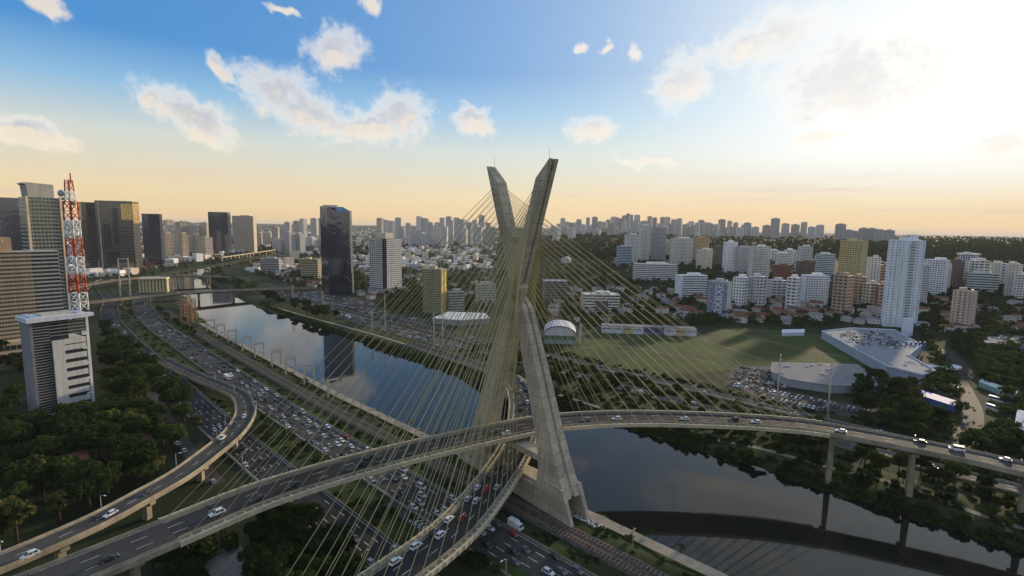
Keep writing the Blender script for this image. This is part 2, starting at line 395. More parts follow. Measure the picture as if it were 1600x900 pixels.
o = t.n('ShaderNodeOutputMaterial'); t.nt.links.new(p.outputs[0], o.inputs[0])
ss = np.concatenate([np.arange(-700, 1600, 20), np.arange(1600, 2150, 30)])
mb = MB(); A = [SD(s, 212-half(s)-4, -3.0) for s in ss]; B = [SD(s, 212+half(s)+4, -3.0) for s in ss]
n = len(ss); mb.add(A); mb.add(B)
for k in range(n-1): mb.face((k, k+n, k+n+1, k+1)[::-1])
tag(mb.build('river', WATER, fix=True), 'still grey river mirroring the sky and the towers', None, kind='structure')
def bank(sign, name, label, wid):
    """grassy slope with an uneven foot, from below the water up to the level ground"""
    mb = MB(); st = np.arange(-700, 2100, 4.0); prof = [(-6, -6.0), (-0.5, -3.3), (2.5, -2.0), (7, -0.9), (13, 0.05), (wid, 0.12), (wid+3, -0.3)]
    rows = []
    for s in st:
        j = 0.9*math.sin(s/9.1)+0.8*math.sin(s/3.7+1)+random.uniform(-.9, .9)
        rows.append([SD(s, 212+sign*(half(s)+o_+(j if k < 4 else 0)), z_+random.uniform(-.12, .12)*(k < 4)) for k, (o_, z_) in enumerate(prof)])
    m = len(prof)
    for rw in rows: mb.add(rw)
    for a in range(len(rows)-1):
        for k in range(m-1):
            q = (a*m+k, a*m+k+1, (a+1)*m+k+1, (a+1)*m+k); mb.face(q if sign < 0 else q[::-1], 0, True)
    o = mb.build(name, GRASS, fix=True); return tag(o, label, None, kind='structure')
bank(-1, 'river_bank', 'narrow grassy bank between the river and the railway', 16)
bank(1, 'river_bank', 'wide grassy bank below the far expressway', 34)

# ------------------------------------------------------------------ roads
def lanes_paint(mb, Q, offs, dash=4.0, gap=8.0, wid=0.16, dz=0.02, s_from=0, s_to=None):
    L = np.concatenate([[0], np.cumsum(np.linalg.norm(np.diff(Q[:, :2], axis=0), axis=1))]); N = normals2(Q)
    s_to = L[-1] if s_to is None else min(s_to, L[-1])
    def at(l):
        p = np.array([np.interp(l, L, Q[:, k]) for k in range(3)]); nn = np.array([np.interp(l, L, N[:, k]) for k in range(2)]); return p, nn
    for o_ in offs:
        l = s_from
        while l+dash < s_to:
            (p0, n0), (p1, n1) = at(l), at(l+dash)
            P = [(p0[0]+n0[0]*(o_+e), p0[1]+n0[1]*(o_+e), p0[2]+dz) for e in (-wid, wid)]+[(p1[0]+n1[0]*(o_+e), p1[1]+n1[1]*(o_+e), p1[2]+dz) for e in (wid, -wid)]
            i = mb.add(P); mb.face((i, i+1, i+2, i+3)); l += dash+gap
    return mb
def barrier(mb, Q, o_, h=0.85, wb=0.3, dz=0.0, m=0):
    sweep(mb, Q, [(o_-wb, dz), (o_+wb, dz), (o_+wb*0.45, dz+h), (o_-wb*0.45, dz+h)][::-1], m)
def expressway(name, label, d0, d1, s0, s1, lanes, z=0.10, mat_=ASPH, bar=(True, True), paint_to=520):
    dc = (d0+d1)/2; Q = line_sd(dc, s0, s1, 10, z); hw = (d1-d0)/2     # travelling upstream: left = -d
    o = MB(); ribbon(o, Q, hw, -hw); root = tag(o.build(name, mat_, fix=True), label, None, kind='structure')
    mb = MB(); step = 2*hw/lanes
    lanes_paint(mb, Q, [-hw+step*k for k in range(1, lanes)], s_to=paint_to)
    pm = mb.build('lane_marking', PAINT, root); tag(pm, kind='stuff')
    e = MB(); ribbon(e, Q[:int(paint_to/10)+2], hw-0.5, hw-0.75, 0.02); ribbon(e, Q[:int(paint_to/10)+2], -hw+0.75, -hw+0.5, 0.02); e.build('edge_line', PAINT, root)
    for b_, sg in zip(bar, (1, -1)):
        if b_:
            mbb = MB(); barrier(mbb, Q, sg*(hw+0.35), 0.8, 0.22, -0.1); mbb.build('crash_barrier', CONC_D, root, fix=True)
    return root
expressway('local_road', 'dark many-laned carriageway running under the ramp and the bridge', 79, 95.5, -150, 1250, 5, mat_=ASPH)
expressway('expressway', 'jammed carriageway beside the railway', 112.5, 131.5, -150, 1250, 5, z=0.12, mat_=ASPH_L)
expressway('far_expressway', 'jammed carriageway along the far bank', 294, 317, 350, 1250, 6, z=0.14, mat_=ASPH_L, paint_to=250)
expressway('far_local_road', 'outer carriageway beyond the far bank expressway', 327, 346, 350, 1250, 5, z=0.14, mat_=ASPH, paint_to=250)
expressway('far_slip_road', 'narrow carriageway between the wooded bank and the field', 308, 319, -200, 348, 3, z=0.14, mat_=ASPH_L)
expressway('field_road', 'narrow road along the edge of the field', 341, 350, -200, 348, 2, z=0.14, mat_=ASPH_L)
# chevrons between the two near carriageways
mb = MB()
for k in range(16):
    s = 152-k*2.6+0; a = SD(s, 107.4, .16); b_ = SD(s+1.6, 109.5, .16); c_ = SD(s, 111.6, .16)
    for p0, p1 in ((a, b_), (b_, c_)):
        e = np.array([ES[0], ES[1], 0])*0.4; i = mb.add([p0-e, p1-e, p1+e, p0+e]); mb.face((i, i+1, i+2, i+3))
med = MB(); ribbon(med, line_sd(109.5, -150, 170, 10, .13), 2.8, -2.8); gm_ = MB(); ribbon(gm_, line_sd(104, 60, 1000, 10, .09), 7.9, -7.9); tag(gm_.build('grass_strip', GRASS, fix=True), None, None, kind='structure'); med_o = tag(med.build('median', ASPH_L, fix=True), None, None, kind='structure')
tag(mb.build('chevron_marking', PAINT, med_o, fix=True), kind='stuff')
# grass strips along the roads
mb = MB(); ribbon(mb, line_sd(134.5, -150, 900, 10, 0.06), 2.2, -2.2); tag(mb.build('verge', GRASS, fix=True), None, None, kind='structure')
# service road and car row left of the local road
Q = spline([SD(235, 66, .08), SD(280, 67, .08), SD(330, 69, .08), SD(400, 73, .08)], 6)
mb = MB(); ribbon(mb, Q, 3.4, -3.4); tag(mb.build('service_road', ASPH_L, fix=True), None, None, kind='structure')

# railway
Qr = line_sd(145, -150, 760, 10, 0.10)
mb = MB(); sweep(mb, Qr, [(5.2, -.3), (-5.2, -.3), (-4.3, .35), (4.3, .35)][::-1]); rail = tag(mb.build('railway', BALLAST, fix=True), None, None, kind='structure')
for c_ in (-2.3, 2.3):
    for e in (-.8, .8):
        m2 = MB(); sweep(m2, Qr, [(c_+e-.09, .42), (c_+e+.09, .42), (c_+e+.09, .62), (c_+e-.09, .62)][::-1]); m2.build('rail', RUST, rail, fix=True)
m2 = MB()
for s in np.arange(40, 560, 1.6):
    for c_ in (-2.3, 2.3): m2.box(SD(s, 145+c_, 0.5), (0.3, 2.6, 0.16), math.atan2(ES[1], ES[0]))
tag(m2.build('sleeper', CONC_D, rail), kind='stuff')
# path on the near bank and the rubble strip
Q = line_sd(160.5, -150, 640, 8, 0.22); Q[:, 2] += 0
mb = MB(); ribbon(mb, Q, 2.6, -2.6); tag(mb.build('riverside_path', PATHM, fix=True), None, None, kind='structure')
Q = spline([SD(s, d, .22) for s, d in ((-120, 280), (-20, 272), (16, 280), (43, 277), (80, 275), (130, 266), (300, 272), (438, 276), (600, 268), (740, 258))], 8)
mb = MB(); ribbon(mb, Q, 1.8, -1.8); tag(mb.build('far_bank_path', PATHM, fix=True), None, None, kind='structure')
# playing field on the far side
poly = [G(*p) for p in ((872, 552), (905, 520), (1085, 524), (1150, 512), (1290, 520), (1385, 572), (1210, 572), (1120, 580), (1020, 588))]
for px in (((905, 545), (960, 540), (1040, 552), (1120, 568)), ((1090, 528), (1150, 548), (1200, 566)), ((1150, 520), (1230, 540), (1330, 560))):
    Qp = spline([(*G(*q)[:2], .14) for q in px], 6); mp_ = MB(); ribbon(mp_, Qp, 1.3, -1.3); tag(mp_.build('dirt_track', DIRT, fix=True), None, None, kind='structure')
mb = MB(); i = mb.add([(p[0], p[1], 0.10) for p in poly]); mb.face(range(len(poly))); tag(mb.build('field', FIELD, fix=True), 'wide mown grass field behind the far expressway', None, kind='structure')
def pave(name, px, m, z=0.12, label=None):
    poly = [G(*p) for p in px]; mb = MB(); mb.add([(p[0], p[1], z) for p in poly]); mb.face(range(len(poly)))
    return tag(mb.build(name, m, fix=True), label, None, kind='structure')
pave('car_park', ((1145, 572), (1205, 572), (1235, 612), (1370, 640), (1345, 655), (1210, 632), (1135, 600)), ASPH_L)
pave('car_park', ((1430, 590), (1470, 585), (1500, 605), (1485, 620), (1440, 612)), ASPH_L)
pave('storage_yard', ((440, 458), (480, 452), (580, 470), (600, 488), (700, 505), (690, 515), (560, 492)), ASPH_L)
Q = spline([(*G(*p)[:2], 0.13) for p in ((1452, 520), (1470, 548), (1490, 580), (1508, 612), (1520, 640), (1518, 665), (1500, 692), (1475, 712))], 6)
mb = MB(); ribbon(mb, Q, 5, -5); tag(mb.build('winding_road', ASPH, fix=True), 'winding two way road past the white shopping hall', None, kind='structure')
Q = spline([(*G(*p)[:2], 0.19) for p in ((1484, 545), (1508, 575), (1540, 602), (1575, 625), (1600, 650), (1610, 680))], 6)
mb = MB(); ribbon(mb, Q, 4, -4); tag(mb.build('winding_road', ASPH, fix=True), 'curving road beside the parked white buses', None, kind='structure')

# ------------------------------------------------------------------ the cable-stayed bridge
TC = np.array([3.7, 212.2]); TU = np.array([0.643, -0.766]); TN = np.array([0.766, 0.643]); ZT = 139.5
BW, TWF, TWN = 30.4, 18.9, 15.4
def tp(u, n_, z): return (TC[0]+TU[0]*u+TN[0]*n_, TC[1]+TU[1]*u+TN[1]*n_, z)
bridge = thing('cable_stayed_bridge', 'concrete X shaped bridge tower carrying two curved decks on yellow stay cables', 'bridge', (TC[0], TC[1], 0))
def leg(sg, name):
    """one inclined leg from foot (side sg) to the opposite top; recessed channel on its outer face"""
    mb = MB(); rings = []; TW = TWF if sg > 0 else TWN
    zs = [9, 12, 16, 22, 30, 42, 56, 70, 80, 88, 96, 106, 116, 125]
    def ring(z, zt=None):
        k = z/ZT; uc = sg*(BW-(BW+TW)*k)
        a = np.interp(z, [0, 9, 16, 26, 60, 84, ZT], [7.5, 6.4, 5.2, 4.4, 3.8, 2.8, 2.6])         # half thickness in the plane of the X
        ain = a*np.interp(z, [0, 9, 20, 40], [1.7, 1.6, 1.15, 1.0])
        b_ = np.interp(z, [0, 12, 30, 60, 84, ZT], [5.4, 4.7, 4.0, 3.4, 2.7, 2.5])
        out = 1 if z < 84 else -1                                                          # outer side swaps above the crossing
        g_ = b_*0.22; dep = 1.1
        lo = sg*out
        uo, ui = uc+lo*a, uc-lo*ain
        pr = [(ui, -b_), (uo, -b_), (uo, -g_), (uo-lo*dep, -g_*0.8), (uo-lo*dep, g_*0.8), (uo, g_), (uo, b_), (ui, b_)]
        return pr, uo, ui
    for z in zs:
        pr, uo, ui = ring(z)
        rings.append([tp(u, n_, z) for u, n_ in pr])
    # sloping top: outer edge highest
    pr, uo, ui = ring(ZT); ui2 = ring(ZT-7.0)[2]
    rings.append([tp(u if abs(u-ui) > 1 else ui2, n_, ZT if abs(u-ui) > 1 else ZT-7.0) for u, n_ in pr])
    mb.loft(rings, True, True)
    return mb.build(name, CONC, None, fix=True)
for sg in (1, -1): world_child(leg(sg, 'tower_leg'), bridge)
# rust-stained pour joints: thin raised collars on the legs
for sg in (1, -1):
    mb = MB()
    for z in range(36, 80, 6):
        pass
    # foot: two side walls with an open portal between them
    pl = [(BW+7.6, 0), (1.2, 0), (1.2, 8.2), (BW-14, 9.3), (BW-11, 13), (BW+2.2, 13)]
    for s_n in (-1, 1):
        A = [tp(sg*u, s_n*5.4, z) for u, z in pl]; B = [tp(sg*u, s_n*3.7, z) for u, z in pl]
        i = mb.add(A); j = mb.add(B); n = len(pl)
        mb.face([i+k for k in range(n)]); mb.face([j+k for k in reversed(range(n))])
        for k in range(n): mb.face((i+k, j+k, j+(k+1) % n, i+(k+1) % n))
    world_child(mb.build('tower_foot', CONC, None, fix=True), bridge)
def cross(z, h, b_, u0, u1, name):
    mb = MB(); P = []
    for u in (u0, u1): P.append([tp(u, -b_, z-h/2), tp(u, b_, z-h/2), tp(u, b_, z+h/2), tp(u, -b_, z+h/2)])
    mb.loft(P); world_child(mb.build(name, CONC, None, fix=True), bridge)
cross(111, 4.2, 2.2, -9, 6.5, 'cross_beam'); cross(19.6, 2.6, 3.0, -25, 25, 'cross_beam'); cross(8.6, 2.2, 3.4, -28, 28, 'cross_beam'); None
for s_ in (-1, 1):
    tw_ = TWN if s_ > 0 else -TWF; m2 = MB(); m2.tube(tp(tw_, 0, ZT-1.5), tp(tw_, 0, ZT+4.5), .12, .04); world_child(m2.build('lightning_rod', STEEL), bridge)

DA = spline([(-150, 84, 21), (-130, 103, 22), (-112, 122, 23), (-95, 143, 23.6), (-83, 157.5, 24), (-67, 172.5, 24), (-48, 187, 24), (-28, 200, 24), (-3, 215, 24), (18, 225.5, 24), (43, 231.5, 24), (66, 233.5, 24), (90, 233, 24), (115, 231, 24), (139, 226, 24), (155, 219, 23.6), (172, 211, 23), (189, 202, 22.3), (205, 191, 21.5), (232, 171, 20), (268, 142, 17.5), (310, 106, 14)], 3.0)
DB = spline([(-96, 62, 10), (-74, 86, 11), (-52, 110, 11.6), (-34, 135, 12), (-24, 149.5, 12), (-16, 164, 12), (-9.5, 181, 12), (-3, 201, 12), (2.5, 222, 12), (6.2, 245, 12), (7.6, 268, 12), (7, 300, 11.5), (2.5, 332, 10), (-9, 362, 7.5), (-29, 394, 4.5), (-60, 436, 1.6), (-98, 480, .2)], 3.0)
def nearest(Q, p): return int(np.argmin(np.hypot(Q[:, 0]-p[0], Q[:, 1]-p[1])))
def arclen(Q): return np.concatenate([[0], np.cumsum(np.linalg.norm(np.diff(Q[:, :2], axis=0), axis=1))])
def deck(Q, hw, roadw, parent, lanes, name, ribs=True, taper=None, bright=True, surf=ASPH):
    """concrete box deck with edge beams, inner barriers, asphalt and paint; Q is the top of the road"""
    mb = MB(); sweep(mb, Q, [(-hw, -.15), (-hw, -1.1), (-hw*.55, -2.6), (hw*.55, -2.6), (hw, -1.1), (hw, -.15)][::-1])
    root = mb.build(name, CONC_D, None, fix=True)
    if parent is not None: world_child(root, parent)
    def child(m_, nm, mt, kind=None):
        o = m_.build(nm, mt, None, fix=True); world_child(o, root); o.matrix_parent_inverse = Matrix() if parent is None else bridge.matrix_basis.inverted() @ bridge.matrix_basis
        o.matrix_parent_inverse = Matrix()
        if kind: o['kind'] = kind
        return o
    m_ = MB(); ribbon(m_, Q, roadw, -roadw, 0.0); child(m_, 'carriageway', surf)
    for sg in (1, -1):
        m_ = MB(); barrier(m_, Q, sg*(roadw+.3), .95, .28, -.1); child(m_, 'parapet', CONC_D)
        if hw-roadw > 1.2:
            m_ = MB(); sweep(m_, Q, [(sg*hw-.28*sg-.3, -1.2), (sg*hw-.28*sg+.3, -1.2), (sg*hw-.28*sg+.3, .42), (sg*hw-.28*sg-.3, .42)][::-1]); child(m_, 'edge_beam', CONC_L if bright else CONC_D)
            if ribs:
                m_ = MB(); N = normals2(Q)
                for k in range(0, len(Q), 1):
                    p = Q[k]; a = math.atan2(N[k][1], N[k][0])
                    m_.box((p[0]+N[k][0]*sg*(hw+.02), p[1]+N[k][1]*sg*(hw+.02), p[2]-.35), (.5, .7, 1.5), a)
                    m_.box((p[0]+N[k][0]*sg*(roadw+1.3), p[1]+N[k][1]*sg*(roadw+1.3), p[2]+.05), (1.0, .5, .5), a)
                child(m_, 'anchor_block', CONC_L if bright else CONC_D, 'stuff')
    m_ = MB(); step = 2*roadw/lanes; lanes_paint(m_, Q, [-roadw+step*k for k in range(1, lanes)], 4, 7, .12, .02); child(m_, 'lane_marking', PAINT, 'stuff')
    m_ = MB()
    for sg in (1, -1): ribbon(m_, Q, sg*(roadw-.45)+.11, sg*(roadw-.45)-.11, .02)
    child(m_, 'edge_line', PAINT)
    m_ = MB(); N = normals2(Q)
    for k in range(4, len(Q)-2, 11):
        p = Q[k]; m_.box((p[0], p[1], p[2]+.012), (2*roadw-.3, .45, .02), math.atan2(N[k][1], N[k][0]))
    if m_.v: child(m_, 'expansion_joint', RUBBER, 'stuff')
    return root
ia0, ia1 = nearest(DA, (-98, 139)), nearest(DA, (146, 223)); HWA, RWA = 8.9, 6.2
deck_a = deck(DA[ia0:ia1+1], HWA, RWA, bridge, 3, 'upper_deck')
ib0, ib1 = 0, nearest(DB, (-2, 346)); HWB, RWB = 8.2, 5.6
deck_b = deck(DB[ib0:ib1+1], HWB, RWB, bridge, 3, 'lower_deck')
va = deck(DA[ia1:], 7.6, 6.4, None, 3, 'viaduct', ribs=False, bright=False, surf=ASPH_L); tag(va, 'grey concrete approach viaduct curving away beyond the far river bank on tapered piers', 'viaduct')
vl = deck(DA[:ia0+1], 8.3, 7.0, None, 3, 'viaduct', ribs=False, bright=False, surf=ASPH_L); tag(vl, 'worn concrete approach viaduct meeting the upper bridge deck above the trees', 'viaduct')
vb = deck(DB[ib1:], 6.6, 5.6, None, 3, 'viaduct', ribs=False, bright=False, surf=ASPH); tag(vb, 'low ramp bringing the lower bridge deck down to the far expressway', 'viaduct')
def pier(root, Q, i, w0=4.6, w1=3.2, capw=9):
    p = Q[i]; N = normals2(Q)[i]; a = math.atan2(N[1], N[0]); zg = float(ground(p[0], p[1])); zg = max(zg, -5)-.5
    mb = MB(); h = p[2]-2.6-zg
    mb.box((p[0], p[1], zg+(h-1.4)/2), (w0, 2.2, h-1.4), a, taper=w1/w0); mb.box((p[0], p[1], p[2]-3.35), (capw, 2.6, 1.5), a)
    o = mb.build('pier', CONC_D); world_child(o, root); o.matrix_parent_inverse = root.matrix_basis.inverted() if root.parent is None else Matrix(); return o
for p in ((148, 222), (175, 210), (205, 191), (236, 168), (272, 139)): pier(va, DA, nearest(DA, p))
for p in ((-104, 132), (-122, 111), (-141, 92)): pier(vl, DA, nearest(DA, p))
for p in ((-9, 362), (-24, 386), (-46, 416)): pier(vb, DB, nearest(DB, p), 3.4, 3.0, 7)
o_ = pier(deck_a, DA, nearest(DA, (100, 232)), 3.0, 2.6, 6) if False else None
# 144 stay cables: the far arm carries the upper deck, the near arm the lower deck
cyl = MB(); cyl.tube((0, 0, 0), (0, 0, 1), 1, 1, 6); cyl_me = cyl.mesh('stay_cable', CABLE)
anc = MB(); anc.tube((0, 0, 0), (0, 0, 1), 1, .8, 8); anc_me = anc.mesh('cable_socket', STEEL)
def seg_obj(name, me_, p0, p1, r, parent):
    p0 = Vector(p0); p1 = Vector(p1); d = p1-p0
    o = bpy.data.objects.new(name, me_); col.objects.link(o); o.parent = parent; o.matrix_parent_inverse = parent.matrix_basis.inverted()
    o.matrix_basis = Matrix.Translation(p0) @ d.to_track_quat('Z', 'Y').to_matrix().to_4x4() @ Matrix.Diagonal((r, r, d.length, 1)); return o
def stays(Q, hw, arm, ref):
    L = arclen(Q); i0 = nearest(Q, ref); N = normals2(Q)
    for dirn in (-1, 1):
        for k in range(18):
            l = L[i0]+dirn*(25+6.55*k); z = 90.5+2.32*k
            if l < L[0]+.1 or l > L[-1]-.1: continue
            p = np.array([np.interp(l, L, Q[:, j]) for j in range(3)]); nn = np.array([np.interp(l, L, N[:, j]) for j in range(2)])
            sidev = np.dot(p[:2]-TC, TN); sn = 1 if sidev > 0 else -1
            b_ = np.interp(z, [84, ZT], [2.7, 2.5]); uc = arm*(-BW+(BW+(TWN if arm > 0 else TWF))*z/ZT)
            for e in (-1, 1):
                top = tp(uc+1.1*e*np.sign(np.dot(nn, TU)), sn*(b_-.1), z)
                bot = (p[0]+nn[0]*e*(hw-1.0), p[1]+nn[1]*e*(hw-1.0), p[2]+.1)
                seg_obj('stay_cable', cyl_me, bot, top, .115, bridge)
stays(DA, HWA, -1, (9, 221)); stays(DB, HWB, 1, (2.5, 222))

# ------------------------------------------------------------------ the curling ramp on the left
RQ = spline([(-178, 96, 13), (-163, 118, 12.5), (-152, 139, 11.5), (-146, 152, 11), (-141.5, 165, 10.5), (-138.5, 181, 10), (-136, 199, 9.4), (-136.5, 221, 9), (-138.5, 243, 8.6), (-145, 266, 8.2), (-154, 284, 7.6), (-170, 307, 6.5), (-194, 328, 5.0), (-224, 353, 3.0), (-258, 382, 1.2), (-290, 409, .25)], 3.0)
ramp = deck(RQ, 5.4, 4.7, None, 2, 'ramp', ribs=False, bright=False, surf=ASPH_L); tag(ramp, 'pale concrete ramp curling up from the expressway and over the carriageway', 'ramp')
for p in ((-145, 152), (-138, 183), (-136, 212), (-139, 244), (-149, 275), (-172, 309), (-200, 333)): pier(ramp, RQ, nearest(RQ, p), 2.4, 2.4, 6)
# ------------------------------------------------------------------ buildings
def gp(px, py):
    """where the line of sight meets the real ground"""
    d = ray(px, py); r = 120.0
    hz_ = math.hypot(d[0], d[1])
    while r < 9000:
        x, y = d[0]/hz_*r, d[1]/hz_*r
        if CAMH+d[2]/hz_*r <= float(ground(x, y)): return np.array([x, y, float(ground(x, y))])
        r *= 1.004
    return np.array([d[0]/hz_*9000, d[1]/hz_*9000, 80.0])
def place(L, Rr, top, base, a, k):
    """centre, ground level, width, depth, height, heading from the photographed outline"""
    c = (L+Rr)/2; g_ = gp(c, base); r = math.hypot(g_[0], g_[1])
    a0 = math.atan2(*ray(L, (top+base)/2)[:2]); a1 = math.atan2(*ray(Rr, (top+base)/2)[:2])
    wp = 2*r*math.tan((a1-a0)/2); ar = R(abs(a)); wd = wp/(math.cos(ar)+k*math.sin(ar)); dp = wd*k
    r2 = r+(dp*math.cos(ar)+wd*math.sin(ar))/2*0.9
    d = ray(c, top); hz_ = math.hypot(d[0], d[1]); ztop = CAMH+d[2]/hz_*r
    phi = math.atan2(g_[0], g_[1])
    return g_[0]*r2/r, g_[1]*r2/r, g_[2], wd, dp, ztop-g_[2], -phi+R(a)
def facade(root, wd, dp, h, style, wm, gm, fh=3.2, bay=3.6, indiv=False, z0=0.0, frac=0.45, prefix='', balc=None, sides=True):
    n = max(3, int(round(h/fh))); fh = h/n
    mb = MB(); mb.box((0, 0, z0+h/2), (wd-.9, dp-.9, h)); mb.build('glazing', gm, root)
    bands = style in ('bands', 'grid', 'balcony', 'solid'); piers = style in ('grid', 'solid', 'fins', 'balcony')
    fr = {'bands': frac+.08, 'grid': frac+.1, 'solid': max(frac, .58), 'balcony': frac+.08, 'fins': .12, 'curtain': .1}[style]
    if style == 'curtain':
        mb = MB()
        for i in range(1, n):
            mb.box((0, 0, z0+i*fh), (wd-.8, dp-.8, .3))
        nb = max(3, int(wd/bay))
        for i in range(nb+1):
            x = -wd/2+.45+(wd-.9)*i/nb
            for y in (-dp/2+.42, dp/2-.42): mb.box((x, y, z0+h/2), (.14, .14, h))
        nb = max(2, int(dp/bay))
        for i in range(nb+1):
            y = -dp/2+.45+(dp-.9)*i/nb
            for x in (-wd/2+.42, wd/2-.42): mb.box((x, y, z0+h/2), (.14, .14, h))
        tag(mb.build('mullion', gm if wm is None else wm, root), kind='stuff')
        return
    bm = MB(); bm.box((0, 0, 0), (wd, dp, fh*fr)); bme = None
    if indiv:
        bme = bm.mesh('floor_band', wm)
        for i in range(n): link('floor_band', bme, root, (0, 0, z0+i*fh+fh*fr/2))
    else:
        mb = MB()
        for i in range(n): mb.box((0, 0, z0+i*fh+fh*fr/2), (wd, dp, fh*fr))
        tag(mb.build('floor_band', wm, root), kind='stuff')
    if piers:
        mb = MB(); pw = .55 if style == 'solid' else .3
        nb = max(2, int(round(wd/bay))); bw = wd/nb
        for i in range(nb+1):
            x = -wd/2+bw*i; ww = bw*pw if 0 < i < nb else bw*pw*.8; x += (ww/2-.03 if i == 0 else (-ww/2+.03 if i == nb else 0))
            for y in (-dp/2+.28, dp/2-.28): mb.box((x, y, z0+h/2), (ww, .5, h))
        nb = max(2, int(round(dp/bay))); bw = dp/nb
        for i in range(1, nb):
            for x in (-wd/2+.28, wd/2-.28): mb.box((x, -dp/2+bw*i, z0+h/2), (.5, bw*(pw+.15), h))
        tag(mb.build('pier', wm, root), kind='stuff')
    if style == 'balcony':
        mb = MB()
        for i in range(1, n):
            for x in (-wd*.26, wd*.26):
                mb.box((x, -dp/2-.55, z0+i*fh-.1), (wd*.30, 1.3, .22)); mb.box((x, -dp/2-1.15, z0+i*fh+.45), (wd*.30, .1, .95))
        tag(mb.build('balcony', wm if balc is None else balc, root), kind='stuff')
def roof(root, wd, dp, h, wm, boxes=True, seed=0, par=1.0):
    mb = MB(); mb.box((0, 0, h+.2), (wd+.1, dp+.1, .4))
    for s_ in (-1, 1):
        mb.box((0, s_*(dp/2-.1), h+.4+par/2), (wd+.06, .3, par)); mb.box((s_*(wd/2-.1), 0, h+.41+par/2), (.3, dp-.5, par))
    o = mb.build('roof', wm, root)
    if boxes:
        rr = random.Random(seed)
        m2 = MB(); m2.box((wd*rr.uniform(-.15, .15), dp*rr.uniform(-.1, .1), h+2.4), (wd*rr.uniform(.3, .5), dp*rr.uniform(.35, .55), 4.2)); m2.build('lift_house', wm, root)
        if wd > 9:
            m2 = MB(); m2.tube((wd*.28, dp*.2, h), (wd*.28, dp*.2, h+3), 1.3, n=10); m2.build('water_tank', WHITE, root)
    return o
def tower(name, label, L, Rr, top, base, a=15, k=.8, style='grid', wall=(.5, .48, .44), glass=None, fh=3.2, bay=3.6, frac=.45, indiv=False, group=None, cat='building', boxes=True, podium=None, balc=None):
    x, y, z, wd, dp, h, rz = place(L, Rr, top, base, a, k)
    root = thing(name, label, cat, (x, y, z-1.0), rz, group); h += 1.0
    wm = wallmat(wall) if isinstance(wall, tuple) else wall
    facade(root, wd, dp, h, style, wm, glass or DARKGLASS, fh, bay, indiv, frac=frac, balc=balc); roof(root, wd, dp, h, wm, boxes, int(L))
    if podium:
        mb = MB(); mb.box((0, -1, podium/2), (wd*1.3, dp*1.3, podium)); mb.build('podium', wm, root)
    return root, wd, dp, h
BL = {}
WHT = (.64, .61, .56); CRM = (.58, .52, .42); GRY = (.40, .40, .41); BEI = (.50, .44, .35); BRK = (.22, .10, .07); BRN = (.17, .13, .11); YEL = (.52, .43, .22); PNK = (.48, .37, .30); BLU = (.34, .42, .46)
